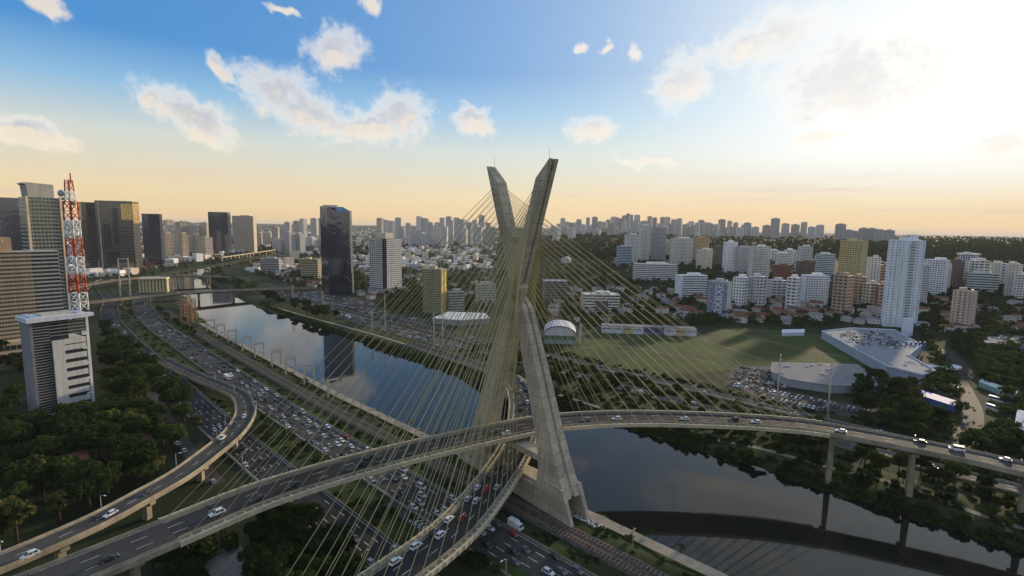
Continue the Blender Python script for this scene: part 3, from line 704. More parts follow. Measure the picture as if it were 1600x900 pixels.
for row in [
 ('apartment_tower', 'slim white apartment tower beside the tall balconied pair on the hill', 974, 996, 367, 412, 20, .9, 'grid', WHT),
 ('apartment_tower', 'tallest white apartment tower with stacked balconies on the wooded hill', 996, 1014, 353, 407, 25, .9, 'balcony', (.66, .62, .55)),
 ('apartment_tower', 'grey apartment tower joined to the tallest white one on the hill', 1014, 1040, 356, 406, 12, .8, 'balcony', GRY),
 ('office_block', 'pale blue glass block at the foot of the hilltop towers', 962, 986, 386, 418, 20, .7, 'bands', BLU),
 ('apartment_tower', 'broad white tower with dark balcony strips', 1045, 1081, 373, 414, 18, .7, 'balcony', WHT),
 ('apartment_tower', 'ochre and cream tower behind the beige square block', 1081, 1107, 372, 407, 20, .7, 'balcony', (.50, .36, .20)),
 ('apartment_block', 'square beige block in front of the ochre tower', 1086, 1112, 391, 421, 22, .8, 'solid', CRM),
 ('apartment_tower', 'dark brown tower beside the beige square block', 1112, 1127, 385, 414, 15, .9, 'grid', BRN),
 ('apartment_tower', 'white tower with a single column of dark windows', 1127, 1150, 379, 426, 20, .8, 'solid', (.70, .70, .70)),
 ('apartment_tower', 'grey gridded tower between two white ones', 1146, 1168, 387, 427, 15, .8, 'grid', GRY),
 ('apartment_tower', 'white tower with a notched top and wide balconies', 1167, 1201, 386, 436, 20, .7, 'balcony', WHT),
 ('office_block', 'long low white block with ribbon windows below the hilltop towers', 987, 1058, 414, 440, 12, .25, 'bands', WHT),
 ('apartment_tower', 'white tower behind the red brick one', 1208, 1234, 397, 440, 20, .8, 'grid', WHT),
 ('apartment_tower', 'red brick tower with dark balconies', 1205, 1234, 416, 458, 25, .8, 'balcony', BRK),
 ('apartment_tower', 'grey white tower above the dark brown block', 1243, 1267, 386, 428, 18, .8, 'grid', (.5, .5, .5)),
 ('apartment_block', 'dark brown banded block behind the stepped white one', 1240, 1271, 410, 448, 18, .7, 'bands', BRN),
 ('apartment_tower', 'greenish white tower with striped side wings', 1271, 1302, 398, 440, 15, .6, 'bands', (.50, .56, .54)),
 ('apartment_block', 'stepped white block with two columns of balconies', 1247, 1292, 432, 478, 22, .6, 'balcony', (.66, .67, .70)),
 ('apartment_block', 'dark ribbed block next to the tall yellow tower', 1293, 1328, 432, 478, 12, .7, 'bands', (.12, .11, .11)),
 ('apartment_tower', 'tall yellow tower with ribbed balconies', 1305, 1349, 377, 462, -22, .6, 'balcony', YEL),
 ('apartment_tower', 'plain white tower between the yellow tower and the huge white one', 1348, 1372, 403, 455, 12, .7, 'solid', (.56, .56, .55)),
 ('apartment_tower', 'grey flank tower directly behind the huge white one', 1426, 1447, 416, 477, 15, .8, 'grid', (.45, .46, .48)),
 ('apartment_tower', 'stepped bright white tower with one gridded wing', 1438, 1478, 407, 464, -15, .6, 'grid', (.68, .68, .70)),
 ('apartment_tower', 'dark brick tower beside the stepped bright white one', 1478, 1502, 408, 458, 15, .8, 'solid', (.16, .11, .10)),
 ('office_block', 'white and blue block with an overhanging flat cap', 1491, 1525, 398, 445, -18, .7, 'fins', (.58, .60, .66)),
 ('apartment_block', 'small brick block next to the capped blue and white one', 1523, 1538, 413, 432, 15, .8, 'solid', BRK),
 ('apartment_block', 'cream block with paired windows at the wooded edge', 1541, 1569, 412, 445, 15, .7, 'solid', (.56, .53, .46)),
 ('apartment_block', 'wide pale green terraced block', 1502, 1558, 428, 462, 12, .5, 'bands', (.50, .54, .49)),
 ('apartment_tower', 'cream tower behind the gridded white one at the wooded edge', 1566, 1592, 414, 466, 12, .7, 'solid', (.56, .50, .42)),
 ('apartment_tower', 'gridded white tower at the wooded edge', 1577, 1606, 430, 470, 12, .7, 'grid', (.60, .58, .54)),
 ('apartment_tower', 'lone pinkish tower rising from the trees', 1481, 1521, 456, 518, -18, .7, 'solid', PNK),
 ('office_block', 'white office with a solid end wall and bold white floor bands', 1053, 1104, 432, 468, 28, .35, 'bands', (.66, .67, .66)),
 ('office_block', 'low white H shaped block with open courtyards', 905, 968, 462, 492, 10, .5, 'bands', (.60, .58, .52)),
 ('office_block', 'blue grey glass block behind the bridge tower', 846, 886, 440, 474, 10, .6, 'curtain', (.40, .44, .46)),
 ('office_block', 'grey banded low office seen through the stay cables', 698, 726, 458, 490, 15, .6, 'bands', (.36, .35, .31)),
 ('office_block', 'pale framed low office near the bridge tower', 742, 775, 446, 480, 15, .6, 'grid', (.42, .42, .38)),
 ('office_block', 'olive gold low block beside the glass wedge tower', 470, 503, 406, 436, -20, .6, 'bands', (.42, .36, .22)),
 ('office_block', 'grey low block among trees near the olive gold one', 407, 441, 405, 428, -15, .6, 'bands', (.36, .35, .33)),
 ('office_block', 'long white low block on the far wooded slope', 637, 668, 366, 384, 12, .5, 'grid', WHT),
 ('office_tower', 'dark blue glass tower beside the beige hotel tower', 328, 364, 332, 398, -12, .8, 'curtain', (.14, .15, .18), NAVYGLASS),
 ('hotel_tower', 'beige gridded tower on a white base', 365, 403, 338, 394, -15, .6, 'grid', (.56, .46, .34)),
 ('office_tower', 'dark slab with a light roof frame at the end of the glass cluster', 226, 259, 335, 412, -12, .8, 'curtain', (.14, .15, .17), NAVYGLASS),
 ('office_tower', 'dark navy glass block behind the banded tower', 2, 42, 310, 420, 12, .8, 'curtain', (.18, .18, .20), NAVYGLASS),
 ('office_tower', 'smoky grey glass slab in the cluster', 130, 158, 317, 425, 12, 1.0, 'curtain', (.26, .25, .24), SMOKEGLASS),
 ('office_tower', 'broad glass slab with a golden upper corner', 156, 226, 315, 427, -22, .5, 'curtain', (.30, .28, .24), SMOKEGLASS)]:
    nm, lb, L_, R_, tp_, bs_, a_, k_, st_, wl_ = row[:10]
    big = (R_-L_) >= 36 and (bs_-tp_) >= 40
    BL[lb] = tower(nm, lb, L_, R_, tp_, bs_, a_, k_, st_, wl_, row[10] if len(row) > 10 else None, indiv=big and st_ in ('bands', 'balcony'), fh=3.3 if (bs_-tp_) > 40 else 3.6, bay=3.4 if st_ != 'solid' else 4.2, boxes=st_ != 'curtain')

root, wd, dp, h = BL['broad glass slab with a golden upper corner']
for x_, z_, w_, h_ in ((-.22, .52, .16, .34), (.02, .66, .12, .50), (-.10, .22, .30, .16)):
    mb = MB(); mb.box((wd*x_, -dp/2+.2, h*z_), (wd*w_, 1.6, h*h_)); mb.build('dark_inset', DARKGLASS, root)
mb = MB(); mb.box((-wd*.40, -dp/2+.1, h*.5), (1.6, 1.4, h*.98)); mb.build('white_strip', wallmat((.5, .48, .44)), root)
mb = MB(); mb.box((wd*.34, -dp/2+.25, h*.86), (wd*.30, 1.0, h*.22)); mb.box((wd/2-.3, 0, h*.84), (1.0, dp*.96, h*.28)); mb.build('painted_sun_panel', glassmat('painted_sun_gold', (.62, .46, .20), .8, .25), root)  # evening sun on the upper corner, painted as gold glass
root, wd, dp, h = BL['white office with a solid end wall and bold white floor bands']
mb = MB(); mb.box((-wd*.46, 0, h*.5), (wd*.10, dp*1.04, h*1.02)); mb.build('end_wall', wallmat((.58, .60, .62)), root)
root, wd, dp, h = BL['low white H shaped block with open courtyards']
mb = MB(); mb.box((0, -dp*.36, h*.36), (wd*.34, dp*.5, h*.75)); mb.build('courtyard_block', wallmat((.10, .10, .09)), root)
root, wd, dp, h = BL['white and blue block with an overhanging flat cap']
mb = MB(); mb.box((0, 0, h+1.2), (wd*1.15, dp*1.15, 2.2)); mb.build('cap', wallmat((.58, .58, .58)), root)

# huge white tower with two wings
x, y, z, wd, dp, h, rz = place(1372, 1432, 374, 512, 16, .45)
root = thing('apartment_tower', 'huge white residential tower of two wings with a dark window column', 'building', (x, y, z-1), rz)
wm = wallmat((.66, .68, .72))
mb = MB(); mb.box((wd*.12, 0, h/2), (wd*.74, dp, h)); mb.build('main_wing', wm, root)
mb = MB(); mb.box((-wd*.37, -dp*.1, h*.5), (wd*.26, dp*.8, h*1.01)); mb.build('side_wing', wm, root)
n = 32; fh = h/n; wme = MB(); wme.box((0, 0, 0), (4.6, .5, fh*.62)); wme = wme.mesh('window', DARKGLASS)
bl = MB(); bl.box((0, 0, 0), (4.2, 1.1, .25)); bl.box((0, -.5, .5), (4.2, .1, 1.0)); ble = bl.mesh('balcony', wm)
wsm = MB(); wsm.box((0, 0, 0), (1.2, .3, 1.3)); wsme = wsm.mesh('window', DARKGLASS)
for i in range(1, n):
    link('window', wme, root, (wd*.15, -dp/2-.05, i*fh+fh*.3)); link('balcony', ble, root, (wd*.15, -dp/2-.6, i*fh))
m2 = MB()
for i in range(1, n):
    for xx in (-.14, .04, .29, .45): m2.box((wd*xx, -dp/2-.0, i*fh+1.4), (.8, .12, 1.1))
    for xx in (-.44, -.31): m2.box((wd*xx, -dp*.5-.0, i*fh+1.4), (1.1, .12, 1.3))
    for yy in (-.2, .2): m2.box((-wd*.5, dp*yy-dp*.1, i*fh+1.4), (.12, 1.2, 1.3)); m2.box((wd*.49, dp*yy, i*fh+1.4), (.12, 1.2, 1.3))
tag(m2.build('small_window', DARKGLASS, root), kind='stuff')
m2 = MB()
for xx in (-.2, -.09, .07, .24, .33, .41, .485): m2.box((wd*xx, -dp/2-.25, h/2), (.6, .5, h))
m2.build('facade_rib', wm, root)
mb = MB(); mb.box((wd*.05, 0, h+2), (wd*.5, dp*.5, 4)); mb.box((wd*.2, 0, h+5), (wd*.2, dp*.4, 3)); mb.build('roof', wm, root)
for k_ in range(5):
    m2 = MB(); m2.tube((wd*(-.1+.09*k_), 0, h+4), (wd*(-.1+.09*k_), 0, h+9+k_ % 2*2), .12); m2.build('antenna', STEEL, root)

# glass wedge tower: facets that lean to a slanted crown
x, y, z, wd, dp, h, rz = place(503, 552, 321, 461, 26, .62)
root = thing('office_tower', 'dark navy glass wedge tower with slanted facets and one sunlit golden edge', 'building', (x, y, z-1), rz)
W, D_ = wd/2, dp/2
mb = MB(); i = mb.add([(-W, -D_, 0), (W, -D_, 0), (W, D_, 0), (-W, D_, 0), (-W, -D_, h*.99), (W*.93, -D_*.8, h*.955), (W*.93, D_, h), (-W, D_, h), (W*.35, -D_, 0), (W*.10, -D_, h*.93)])
for f in ((0, 8, 9, 4), (8, 1, 5, 9), (1, 2, 6, 5), (2, 3, 7, 6), (3, 0, 4, 7), (4, 9, 5, 6, 7), (0, 3, 2, 1, 8)): mb.face([i+q for q in f])
mb.build('glazing', NAVYGLASS, root)
mb = MB(); mb.beam((W+.9, -D_*.9, 0), (W*.95+.9, -D_*.75, h*.955), 2.2, 4.0); mb.build('corner_fin', wallmat((.62, .52, .34)), root)  # gold fin added for the sunlit edge; the sun is in its colour
for q in range(3):
    m2 = MB(); m2.beam((W*(.3), -D_-.12, h*(.60-.19*q)), (W*1.0, -D_-.1, h*(.52-.19*q)), .5, .5); m2.build('diagonal_trim', STEEL, root)
m2 = MB()
for q in range(1, 36): m2.box((-W*.33, -D_-.0, h*.93*q/36), (W*1.30, .12, .16)); m2.box((-W-.0, 0, h*.97*q/36), (.12, D_*1.9, .16))
tag(m2.build('mullion', NAVYGLASS, root), kind='stuff')
mb = MB(); mb.box((-W*.3, D_*.4, h+.9), (W*1.0, D_*.8, 1.6)); mb.build('roof_plant', wallmat(GRY), root)

# white banded tower with a dark slot and cream crown
x, y, z, wd, dp, h, rz = place(577, 629, 373, 458, 46, .85)
root = thing('apartment_tower', 'white banded tower with a dark vertical slot and cream crown box', 'building', (x, y, z-6), rz)
h += 6; wm = wallmat((.60, .58, .55)); n = 24; fh = (h-14)/n
mb = MB(); mb.box((0, 0, h/2), (wd-1.2, dp-1.2, h)); mb.build('glazing', DARKGLASS, root)
for x0_, x1_, y0_, y1_ in ((-.5, -.36, -.36, .5), (-.36, .5, -.5, .495)):
    b_ = MB(); b_.box2(wd*x0_, wd*x1_, dp*y0_, dp*y1_, -fh*.28, fh*.28); be = b_.mesh('floor_band', wm)
    for i in range(n): link('floor_band', be, root, (0, 0, 14+i*fh+fh*.3))
m2 = MB()
for i in range(7):
    m2.box((wd*(-.34+.83*i/6), -dp/2+.35, 14+(h-14)/2), (.5, .5, h-14))
    m2.box((-wd/2+.35, dp*(-.34+.83*i/6), 14+(h-14)/2), (.5, .5, h-14)); m2.box((wd/2-.35, dp*(i/6-.5)*.96, 14+(h-14)/2), (.5, .5, h-14))
tag(m2.build('pier', wm, root), kind='stuff')
mb = MB(); mb.box((-wd*.02, 0, h+4.5), (wd*.46, dp*.6, 10)); mb.build('crown', wallmat((.62, .54, .40)), root)
mb = MB(); mb.box((0, 0, 6.5), (wd*1.08, dp*1.1, 13)); mb.build('podium', wallmat((.34, .33, .30)), root)
m2 = MB()
for i in range(14): m2.box((wd*1.08*(i/13-.5), -dp*.55-.2, 6.5), (.5, .6, 12.8))
tag(m2.build('podium_fin', wallmat((.48, .46, .40)), root), kind='stuff')

# olive tower; the low sun on its flank is put into a gold colour
x, y, z, wd, dp, h, rz = place(660, 698, 422, 491, -30, .55)
root = thing('apartment_tower', 'olive balconied tower with a golden sunlit flank seen through the cables', 'building', (x, y, z-1), rz)
facade(root, wd, dp, h+1, 'balcony', wallmat((.30, .27, .17)), DARKGLASS, 3.1, 3.2, True)
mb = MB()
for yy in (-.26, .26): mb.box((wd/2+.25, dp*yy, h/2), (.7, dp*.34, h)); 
mb.build('sun_painted_flank', wallmat((.62, .47, .16)), root); roof(root, wd, dp, h+1, wallmat((.46, .42, .32)), True, 3)

# tower with graffiti mural
x, y, z, wd, dp, h, rz = place(1103, 1141, 440, 494, -24, .5)
root = thing('painted_tower', 'narrow block with a blue and white mural of tall sideways lettering', 'building', (x, y, z-1), rz)
MUR = bpy.data.materials.new('mural_ground'); MUR.use_nodes = True; t = NT(MUR.node_tree); co = t.n('ShaderNodeTexCoord').outputs['Object']
vo = t.n('ShaderNodeTexVoronoi'); t.put(vo.inputs['Vector'], co); vo.inputs['Scale'].default_value = .38
cc = t.ramp(vo.outputs['Distance'], [(.15, (.11, .12, .22)), (.42, (.20, .21, .30)), (.75, (.38, .38, .44))])
p = t.n('ShaderNodeBsdfPrincipled'); t.put(p.inputs['Base Color'], cc); p.inputs['Roughness'].default_value = .85; o = t.n('ShaderNodeOutputMaterial'); t.nt.links.new(p.outputs[0], o.inputs[0])
mb = MB(); mb.box((0, 0, h/2), (wd, dp, h)); mb.build('wall', wallmat((.50, .48, .42)), root)
mb = MB(); mb.box((0, -dp/2-.06, h/2), (wd-.5, .12, h-1)); mb.build('mural', MUR, root)
def lettering(txt, root, loc, size, rot, m, ext=.06, name='lettering', width=None):
    cu = bpy.data.curves.new(name, 'FONT'); cu.body = txt; cu.size = size; cu.extrude = ext; cu.align_x = 'CENTER'; cu.align_y = 'CENTER'; cu.resolution_u = 2
    tmp = bpy.data.objects.new('tmp', cu); me_ = bpy.data.meshes.new_from_object(tmp); bpy.data.objects.remove(tmp); me_.materials.append(m); me_.name = name
    if width:
        xs = [v.co.x for v in me_.vertices]; k_ = width/(max(xs)-min(xs))
        for v in me_.vertices: v.co.x *= k_
    o_ = link(name, me_, root, loc); o_.rotation_euler = rot; return o_
lettering('BXBXE', root, (wd*.10, -dp/2-.2, h*.52), wd*.55, (R(90), R(-90), 0), wallmat((.60, .60, .62)), width=h*.86)
roof(root, wd, dp, h, wallmat((.42, .42, .42)), True, 9)

# ---- left group: banded tower with hooded crown
x, y, z, wd, dp, h, rz = place(46, 112, 309, 505, 20, .7)
root = thing('office_tower', 'tall green grey banded tower with hooded crown and tan corner fins', 'building', (x, y, -1), rz)
h += 1; n = 34; fh = h/n
mb = MB(); mb.box((0, 0, h/2), (wd-1, dp-1, h)); mb.build('glazing', GREENGLASS, root)
b_ = MB(); b_.box((0, 0, 0), (wd-.4, dp-.4, fh*.36)); b_.box((0, -dp/2-.15, fh*.1), (wd*.8, 1.2, .3)); be = b_.mesh('floor_band', wallmat((.36, .36, .31)))
for i in range(n): link('floor_band', be, root, (0, 0, i*fh+fh*.2))
for sx in (-1, 1):
    m2 = MB(); m2.box((sx*(wd/2-.2), -dp/2-.3, h/2+.5), (2.0, 2.2, h+1)); m2.build('corner_fin', wallmat((.56, .44, .30)), root)
m2 = MB()
for i in range(1, 9): m2.box((wd*(i/9-.5), -dp/2+.28, h/2), (.3, .35, h))
tag(m2.build('mullion', STEEL, root), kind='stuff')
mb = MB(); Pp = [(-wd*.52, h+14), (-wd*.42, h+15.5), (wd*.36, h+14.5), (wd*.36, h), (-wd*.40, h), (-wd*.43, h+12.5)]
i = mb.add([(q[0], -dp*.38, q[1]) for q in Pp]); j = mb.add([(q[0], dp*.38, q[1]) for q in Pp]); n6 = len(Pp)
mb.face([i+q for q in range(n6)]); mb.face([j+q for q in reversed(range(n6))])
for q in range(n6): mb.face((i+q, j+q, j+(q+1) % n6, i+(q+1) % n6))
mb.build('crown', wallmat((.34, .33, .28)), root, fix=True)

# hotel slab with brown head and lettering
x, y, z, wd, dp, h, rz = place(-70, 112, 395, 552, 10, .28)
root = thing('hotel', 'wide brown and grey slab hotel with a tan head block bearing lettering', 'building', (x, y, -1), rz)
h += 1
mb = MB(); mb.box((0, 0, h/2), (wd-1, dp-1, h)); mb.build('glazing', DARKGLASS, root)
n = 25; fh = h/n; wmh = wallmat((.34, .27, .185)); wmg = wallmat((.33, .32, .28))
b_ = MB(); b_.box((-wd*.14, -.2, 0), (wd*.72, dp, fh*.55)); be = b_.mesh('floor_band', wmh)
b2 = MB(); b2.box((wd*.36, .15, 0), (wd*.28, dp, fh*.42)); be2 = b2.mesh('floor_band', wmg)
for i in range(n): link('floor_band', be, root, (0, 0, i*fh+fh*.3)); link('floor_band', be2, root, (0, 0, i*fh+fh*.3))
m2 = MB()
for i in range(30): m2.box((wd*(-.5+.72*i/29)*.985, -dp/2+.45, h/2), (.35, .4, h))
tag(m2.build('pier', wmh, root), kind='stuff')
mb = MB(); mb.box((-wd*.22, 0, h+6.5), (wd*.56, dp*.9, 12)); hd = mb.build('head_block', wallmat((.44, .29, .17)), root)
mb = MB(); mb.box((0, 0, h+.3), (wd*1.01, dp*1.05, .8)); mb.build('roof', wmg, root)
lettering('GRAND HYATT', root, (-wd*.205, -dp*.45-.25, h+9.2), 4.2, (R(90), 0, 0), wallmat((.70, .66, .60)), width=wd*.40, name='sign_letters')
mb = MB(); mb.box((-wd*.1, -dp*.2, 6), (wd*.9, dp*1.5, 11)); mb.build('podium', wallmat((.50, .37, .24)), root)
for i in range(14):
    m2 = MB(); m2.box((wd*(-.48+.055*i), -dp*.95-.02, 6.5), (3.2, .3, 4)); m2.build('window', DARKGLASS, root)

# office with louvres, ribbon windows and a big roof slab
x, y, z, wd, dp, h, rz = place(46, 147, 500, 658, 16, .62)
root = thing('office_building', 'office block with dark louvred wall, ribbon windows and overhanging white roof slab', 'building', (x, y, -.5), rz)
h += .5; wl = wallmat((.50, .48, .43)); wg = wallmat((.20, .20, .21))
mb = MB(); mb.box((-wd*.15, 0, h/2), (wd*.68, dp-1.0, h)); mb.build('glazing', DARKGLASS, root)
mb = MB(); mb.box((-wd/2+.4, 0, h/2), (1.2, dp, h)); mb.build('end_wall', wg, root)
b_ = MB(); b_.box((-wd*.33, -dp/2+.1, 0), (wd*.34, .9, .35)); be = b_.mesh('louvre', wallmat((.23, .22, .21)))
nl = int(h/1.55)
for i in range(nl): link('louvre', be, root, (0, 0, .6+i*1.55))
b_ = MB(); b_.box((wd*.17, -dp/2+.1, 0), (wd*.66, .9, .35)); be = b_.mesh('louvre', wallmat((.23, .22, .21)))
for i in range(5): link('louvre', be, root, (0, 0, h-1.2-i*1.9))
hp = h*.80
mb = MB(); mb.box((wd*.17, dp*.0, hp/2), (wd*.62, dp*.98, hp)); pn = mb.build('panel_block', wl, root)
# raised floor bands leave nine recessed ribbon windows
n = 9; fh = hp/n
b_ = MB(); b_.box((wd*.28, -dp/2-.45, 0), (wd*.42, .9, fh*.58)); be = b_.mesh('floor_band', wl)
for i in range(n+1): link('floor_band', be, root, (0, 0, min(i*fh+fh*.05, hp-fh*.25)))
mb = MB(); mb.box((-wd*.03, -dp/2-.45, hp/2), (wd*.22, .92, hp)); mb.build('stair_wall', wl, root)
rw = MB(); rw.box((wd*.28, -dp/2-.05, 0), (wd*.42, .2, fh*.44)); rwe = rw.mesh('ribbon_window', DARKGLASS)
for i in range(n): link('ribbon_window', rwe, root, (0, 0, i*fh+fh*.55))
mb = MB(); mb.box((0, -.8, h+1.2), (wd*1.14, dp*1.2, 2.4)); rf = mb.build('roof_slab', wallmat((.50, .52, .56)), root)
mb = MB(); mb.box((wd*.05, 0, h+2.9), (wd*.6, dp*.7, 1.0)); mb.build('roof_deck', wallmat((.42, .38, .30)), root)
for sx in (-.42, .42):
    m2 = MB(); m2.box((wd*sx, 0, h+2.75), (wd*.1, dp*.9, .7)); m2.build('roof_beam', wallmat((.34, .40, .50)), root)
mb = MB(); mb.box((wd*.62, -dp*.35, h+1.0), (wd*.16, dp*.35, 1.8)); mb.build('roof_bracket', wallmat((.50, .52, .56)), root)
mb = MB(); mb.box((wd*.555, -dp*.48, h*.5), (1.1, 1.1, h)); mb.build('steel_column', WHITE, root)
for i in range(5):
    m2 = MB(); m2.box((wd*.50, -dp*.48, h*(.22+.155*i)), (wd*.12, 1.0, 1.0 if i < 4 else 2.2)); m2.build('bracket', WHITE, root)
mast_xy = (root.matrix_basis @ Vector((wd*.56, dp*.15, 0))); mast_z = h+2.0
mb = MB(); mb.box((wd*.6, -dp*.5, 2.2), (wd*.16, 5, .5)); mb.build('entrance_canopy', wallmat((.38, .48, .48)), root)

# red and white lattice mast on its roof corner
def lattice(root, x, y, z0, z1, w0, w1, nseg, mats_, parts='mast_section', r=.16):
    zz = np.linspace(z0, z1, nseg+1)
    for i in range(nseg):
        mb = MB(); sub = 2; zs_ = np.linspace(zz[i], zz[i+1], sub+1)
        for j in range(sub):
            a_, b_ = zs_[j], zs_[j+1]; wa = np.interp(a_, [z0, z1], [w0, w1])/2; wb = np.interp(b_, [z0, z1], [w0, w1])/2
            c0 = [(-wa, -wa, a_), (wa, -wa, a_), (wa, wa, a_), (-wa, wa, a_)]; c1 = [(-wb, -wb, b_), (wb, -wb, b_), (wb, wb, b_), (-wb, wb, b_)]
            for k in range(4):
                P0 = np.array(c0[k])+(x, y, 0); P1 = np.array(c1[k])+(x, y, 0); Q0 = np.array(c0[(k+1) % 4])+(x, y, 0); Q1 = np.array(c1[(k+1) % 4])+(x, y, 0)
                mb.tube(P0, P1, r*1.5, n=5); mb.tube(P0, Q1, r*.6, n=4); mb.tube(Q0, P1, r*.6, n=4); mb.tube(P1, Q1, r*.6, n=4)
        mb.build(parts, mats_[i % len(mats_)], root)
zm = mast_z; base_v = Vector((mast_xy[0], mast_xy[1], zm))
d_ = ray(118, 282); hz_ = math.hypot(d_[0], d_[1]); rr_ = math.hypot(mast_xy[0], mast_xy[1]); ztop = CAMH+d_[2]/hz_*rr_
mast = thing('radio_mast', 'red and white lattice radio mast with dish antennas on the louvred office roof', 'mast', base_v)
lattice(mast, 0, 0, 0, (ztop-zm)*.84, 5.8, 4.5, 6, [WHITE, RED], r=.30)
lattice(mast, 0, 0, (ztop-zm)*.84, ztop-zm, 3.4, 2.4, 2, [WHITE, RED], r=.2)
H_ = ztop-zm
m2 = MB(); m2.tube((1.3, 0, H_*.98), (1.3, 0, H_+4), .35); m2.build('whip_antenna', RED, mast)
for dx, dz, rr2 in ((-4.0, .90, 2.0), (-3.0, .86, 1.0), (3.0, .83, 1.2), (-2.6, .83, 1.1), (1.0, .86, .9)):
    m2 = MB(); m2.loft([[(dx+rr2*q*math.cos(a_), -1.2-.5*(1-q*q), H_*dz+rr2*q*math.sin(a_)) for a_ in np.linspace(0, 2*math.pi, 14, endpoint=False)] for q in (1.0, .7, .35)], True, True, 0, True); m2.tube((dx, -1.2, H_*dz), (dx*.4, 0, H_*dz), .15); m2.build('dish_antenna', STEEL, mast, fix=True)

# ---- large low buildings on the far side
def pip(x, y, poly):
    ins = False; j = len(poly)-1
    for i in range(len(poly)):
        if (poly[i][1] > y) != (poly[j][1] > y) and x < (poly[j][0]-poly[i][0])*(y-poly[i][1])/(poly[j][1]-poly[i][1])+poly[i][0]: ins = not ins
        j = i
    return ins
def shed(name, label, px, h, wall, rmat, par=0.0, z=0.0, cat='building'):
    P = [G(*p, h) for p in px]; c = np.mean(P, 0); root = thing(name, label, cat, (c[0], c[1], 0))
    L_ = [(p[0]-c[0], p[1]-c[1]) for p in P]
    mb = MB(); mb.prism(L_, 0, h-.4); mb.build('wall', wallmat(wall), root)
    mb = MB(); mb.prism([(q[0]*1.015, q[1]*1.015) for q in L_], h-.4, h); rf_ = mb.build('roof', rmat, root)
    xs = [q[0] for q in L_]; ys = [q[1] for q in L_]
    if max(xs)-min(xs) > 18:                       # seams, skylights and vents
        m2 = MB(); m3 = MB(); x_ = min(xs)
        while x_ < max(xs):
            y_ = min(ys)
            while y_ < max(ys)-4:
                if pip(x_, y_, L_) and pip(x_, y_+4, L_): m2.box((x_, y_+2, h+.07), (.25, 4.0, .14))
                if random.random() < .06 and pip(x_-1.5, y_, L_) and pip(x_+1.5, y_+2, L_): m3.box((x_, y_, h+.5), (random.uniform(1, 2.4), random.uniform(1, 2.4), 1.0))
                y_ += 4
            x_ += 3.0
        if m2.v: tag(m2.build('roof_seam', rmat, rf_), kind='stuff')
        if m3.v: tag(m3.build('roof_vent', wallmat((.42, .42, .42)), rf_), kind='stuff')
    return root, L_
shed('warehouse', 'long grey roofed warehouse beside the packed car park', ((1207, 566), (1338, 569), (1388, 603), (1300, 602), (1232, 592), (1205, 580)), 6, (.30, .30, .30), ROOFGREY)
root, L_ = shed('shopping_hall', 'low white shopping hall with rooftop parking and a curved ramp', ((1284, 518), (1330, 513), (1398, 516), (1440, 540), (1420, 556), (1462, 580), (1440, 586), (1385, 572), (1340, 548)), 8, (.33, .35, .39), wallmat((.23, .235, .25)))
m2 = MB(); n = len(L_)
for i in range(n):
    a_, b_ = L_[i], L_[(i+1) % n]; m2.beam((a_[0], a_[1], 8.5), (b_[0], b_[1], 8.5), .3, 1.1)
m2.build('parapet', wallmat((.55, .57, .63)), root)
m2 = MB(); c = G(1445, 578); cc = root.location
arc = [(c[0]-cc[0]+22*math.cos(a_), c[1]-cc[1]+16*math.sin(a_), z_) for a_, z_ in zip(np.linspace(R(200), R(380), 26), np.linspace(8, 4, 26))]
sweep(m2, np.array(arc), [(-3.2, -.6), (3.2, -.6), (3.2, .7), (2.9, .7), (2.9, 0), (-2.9, 0), (-2.9, .7), (-3.2, .7)][::-1]); m2.build('curved_ramp', wallmat((.55, .56, .60)), root, fix=True)
for q in arc[::5]:
    m2 = MB(); m2.tube((q[0], q[1], 0), (q[0], q[1], q[2]-.5), .4); m2.build('ramp_column', wallmat((.55, .56, .60)), root)
m2 = MB(); p = G(1416, 528, 0)-np.array([cc[0], cc[1], 0]); m2.box((p[0], p[1], 11), (8, 6, 22)); m2.build('sign_tower', wallmat((.60, .64, .70)), root)
p = G(1425, 545, 4)-np.array([cc[0], cc[1], 0]); 
m2 = MB()
for q in range(5): m2.box((p[0]-8+q*4.2, p[1]-3, 7), (2.0, .4, 9))
m2.build('blue_panel', mat('blue_cladding', (.06, .14, .36), .5), root)
# arched hall
a0, a1 = G(851, 537), G(903, 539); c = (a0+a1)/2; rz = math.atan2(a1[1]-a0[1], a1[0]-a0[0]); wa = np.linalg.norm(a1-a0)
root = thing('arched_hall', 'hall with a pale barrel roof and green sided front on the field', 'building', (c[0], c[1]+18, 0), rz)
prof = [(wa/2*math.cos(t_), 9+9*math.sin(t_)) for t_ in np.linspace(0, math.pi, 15)]
mb = MB(); mb.loft([[(q[0], yy, q[1]) for q in prof]+[(-wa/2, yy, 8.6), (wa/2, yy, 8.6)] for yy in (-18, 18)], True, True); mb.build('barrel_roof', wallmat((.46, .46, .48)), root, fix=True)
mb = MB(); mb.loft([[(q[0]*1.01, yy, q[1]+.3) for q in prof]+[(q[0]*.97, yy, q[1]-.6) for q in prof[::-1]] for yy in (-18.6, -17.9)], True, True); mb.build('arch_rim', wallmat((.06, .07, .12)), root, fix=True)
mb = MB(); mb.box((0, 0, 6.6), (wa-.6, 35, 4)); mb.build('green_band', mat('green_panel', (.06, .16, .06), .7), root)
mb = MB(); mb.box((0, 0, 2.4), (wa-1.4, 34.4, 4.6)); mb.build('wall', wallmat((.22, .25, .26)), root)
mb = MB(); mb.box((wa/2+4, -14, 10), (2.2, 1.0, 20)); mb.build('sign_pylon', wallmat((.34, .38, .42)), root)
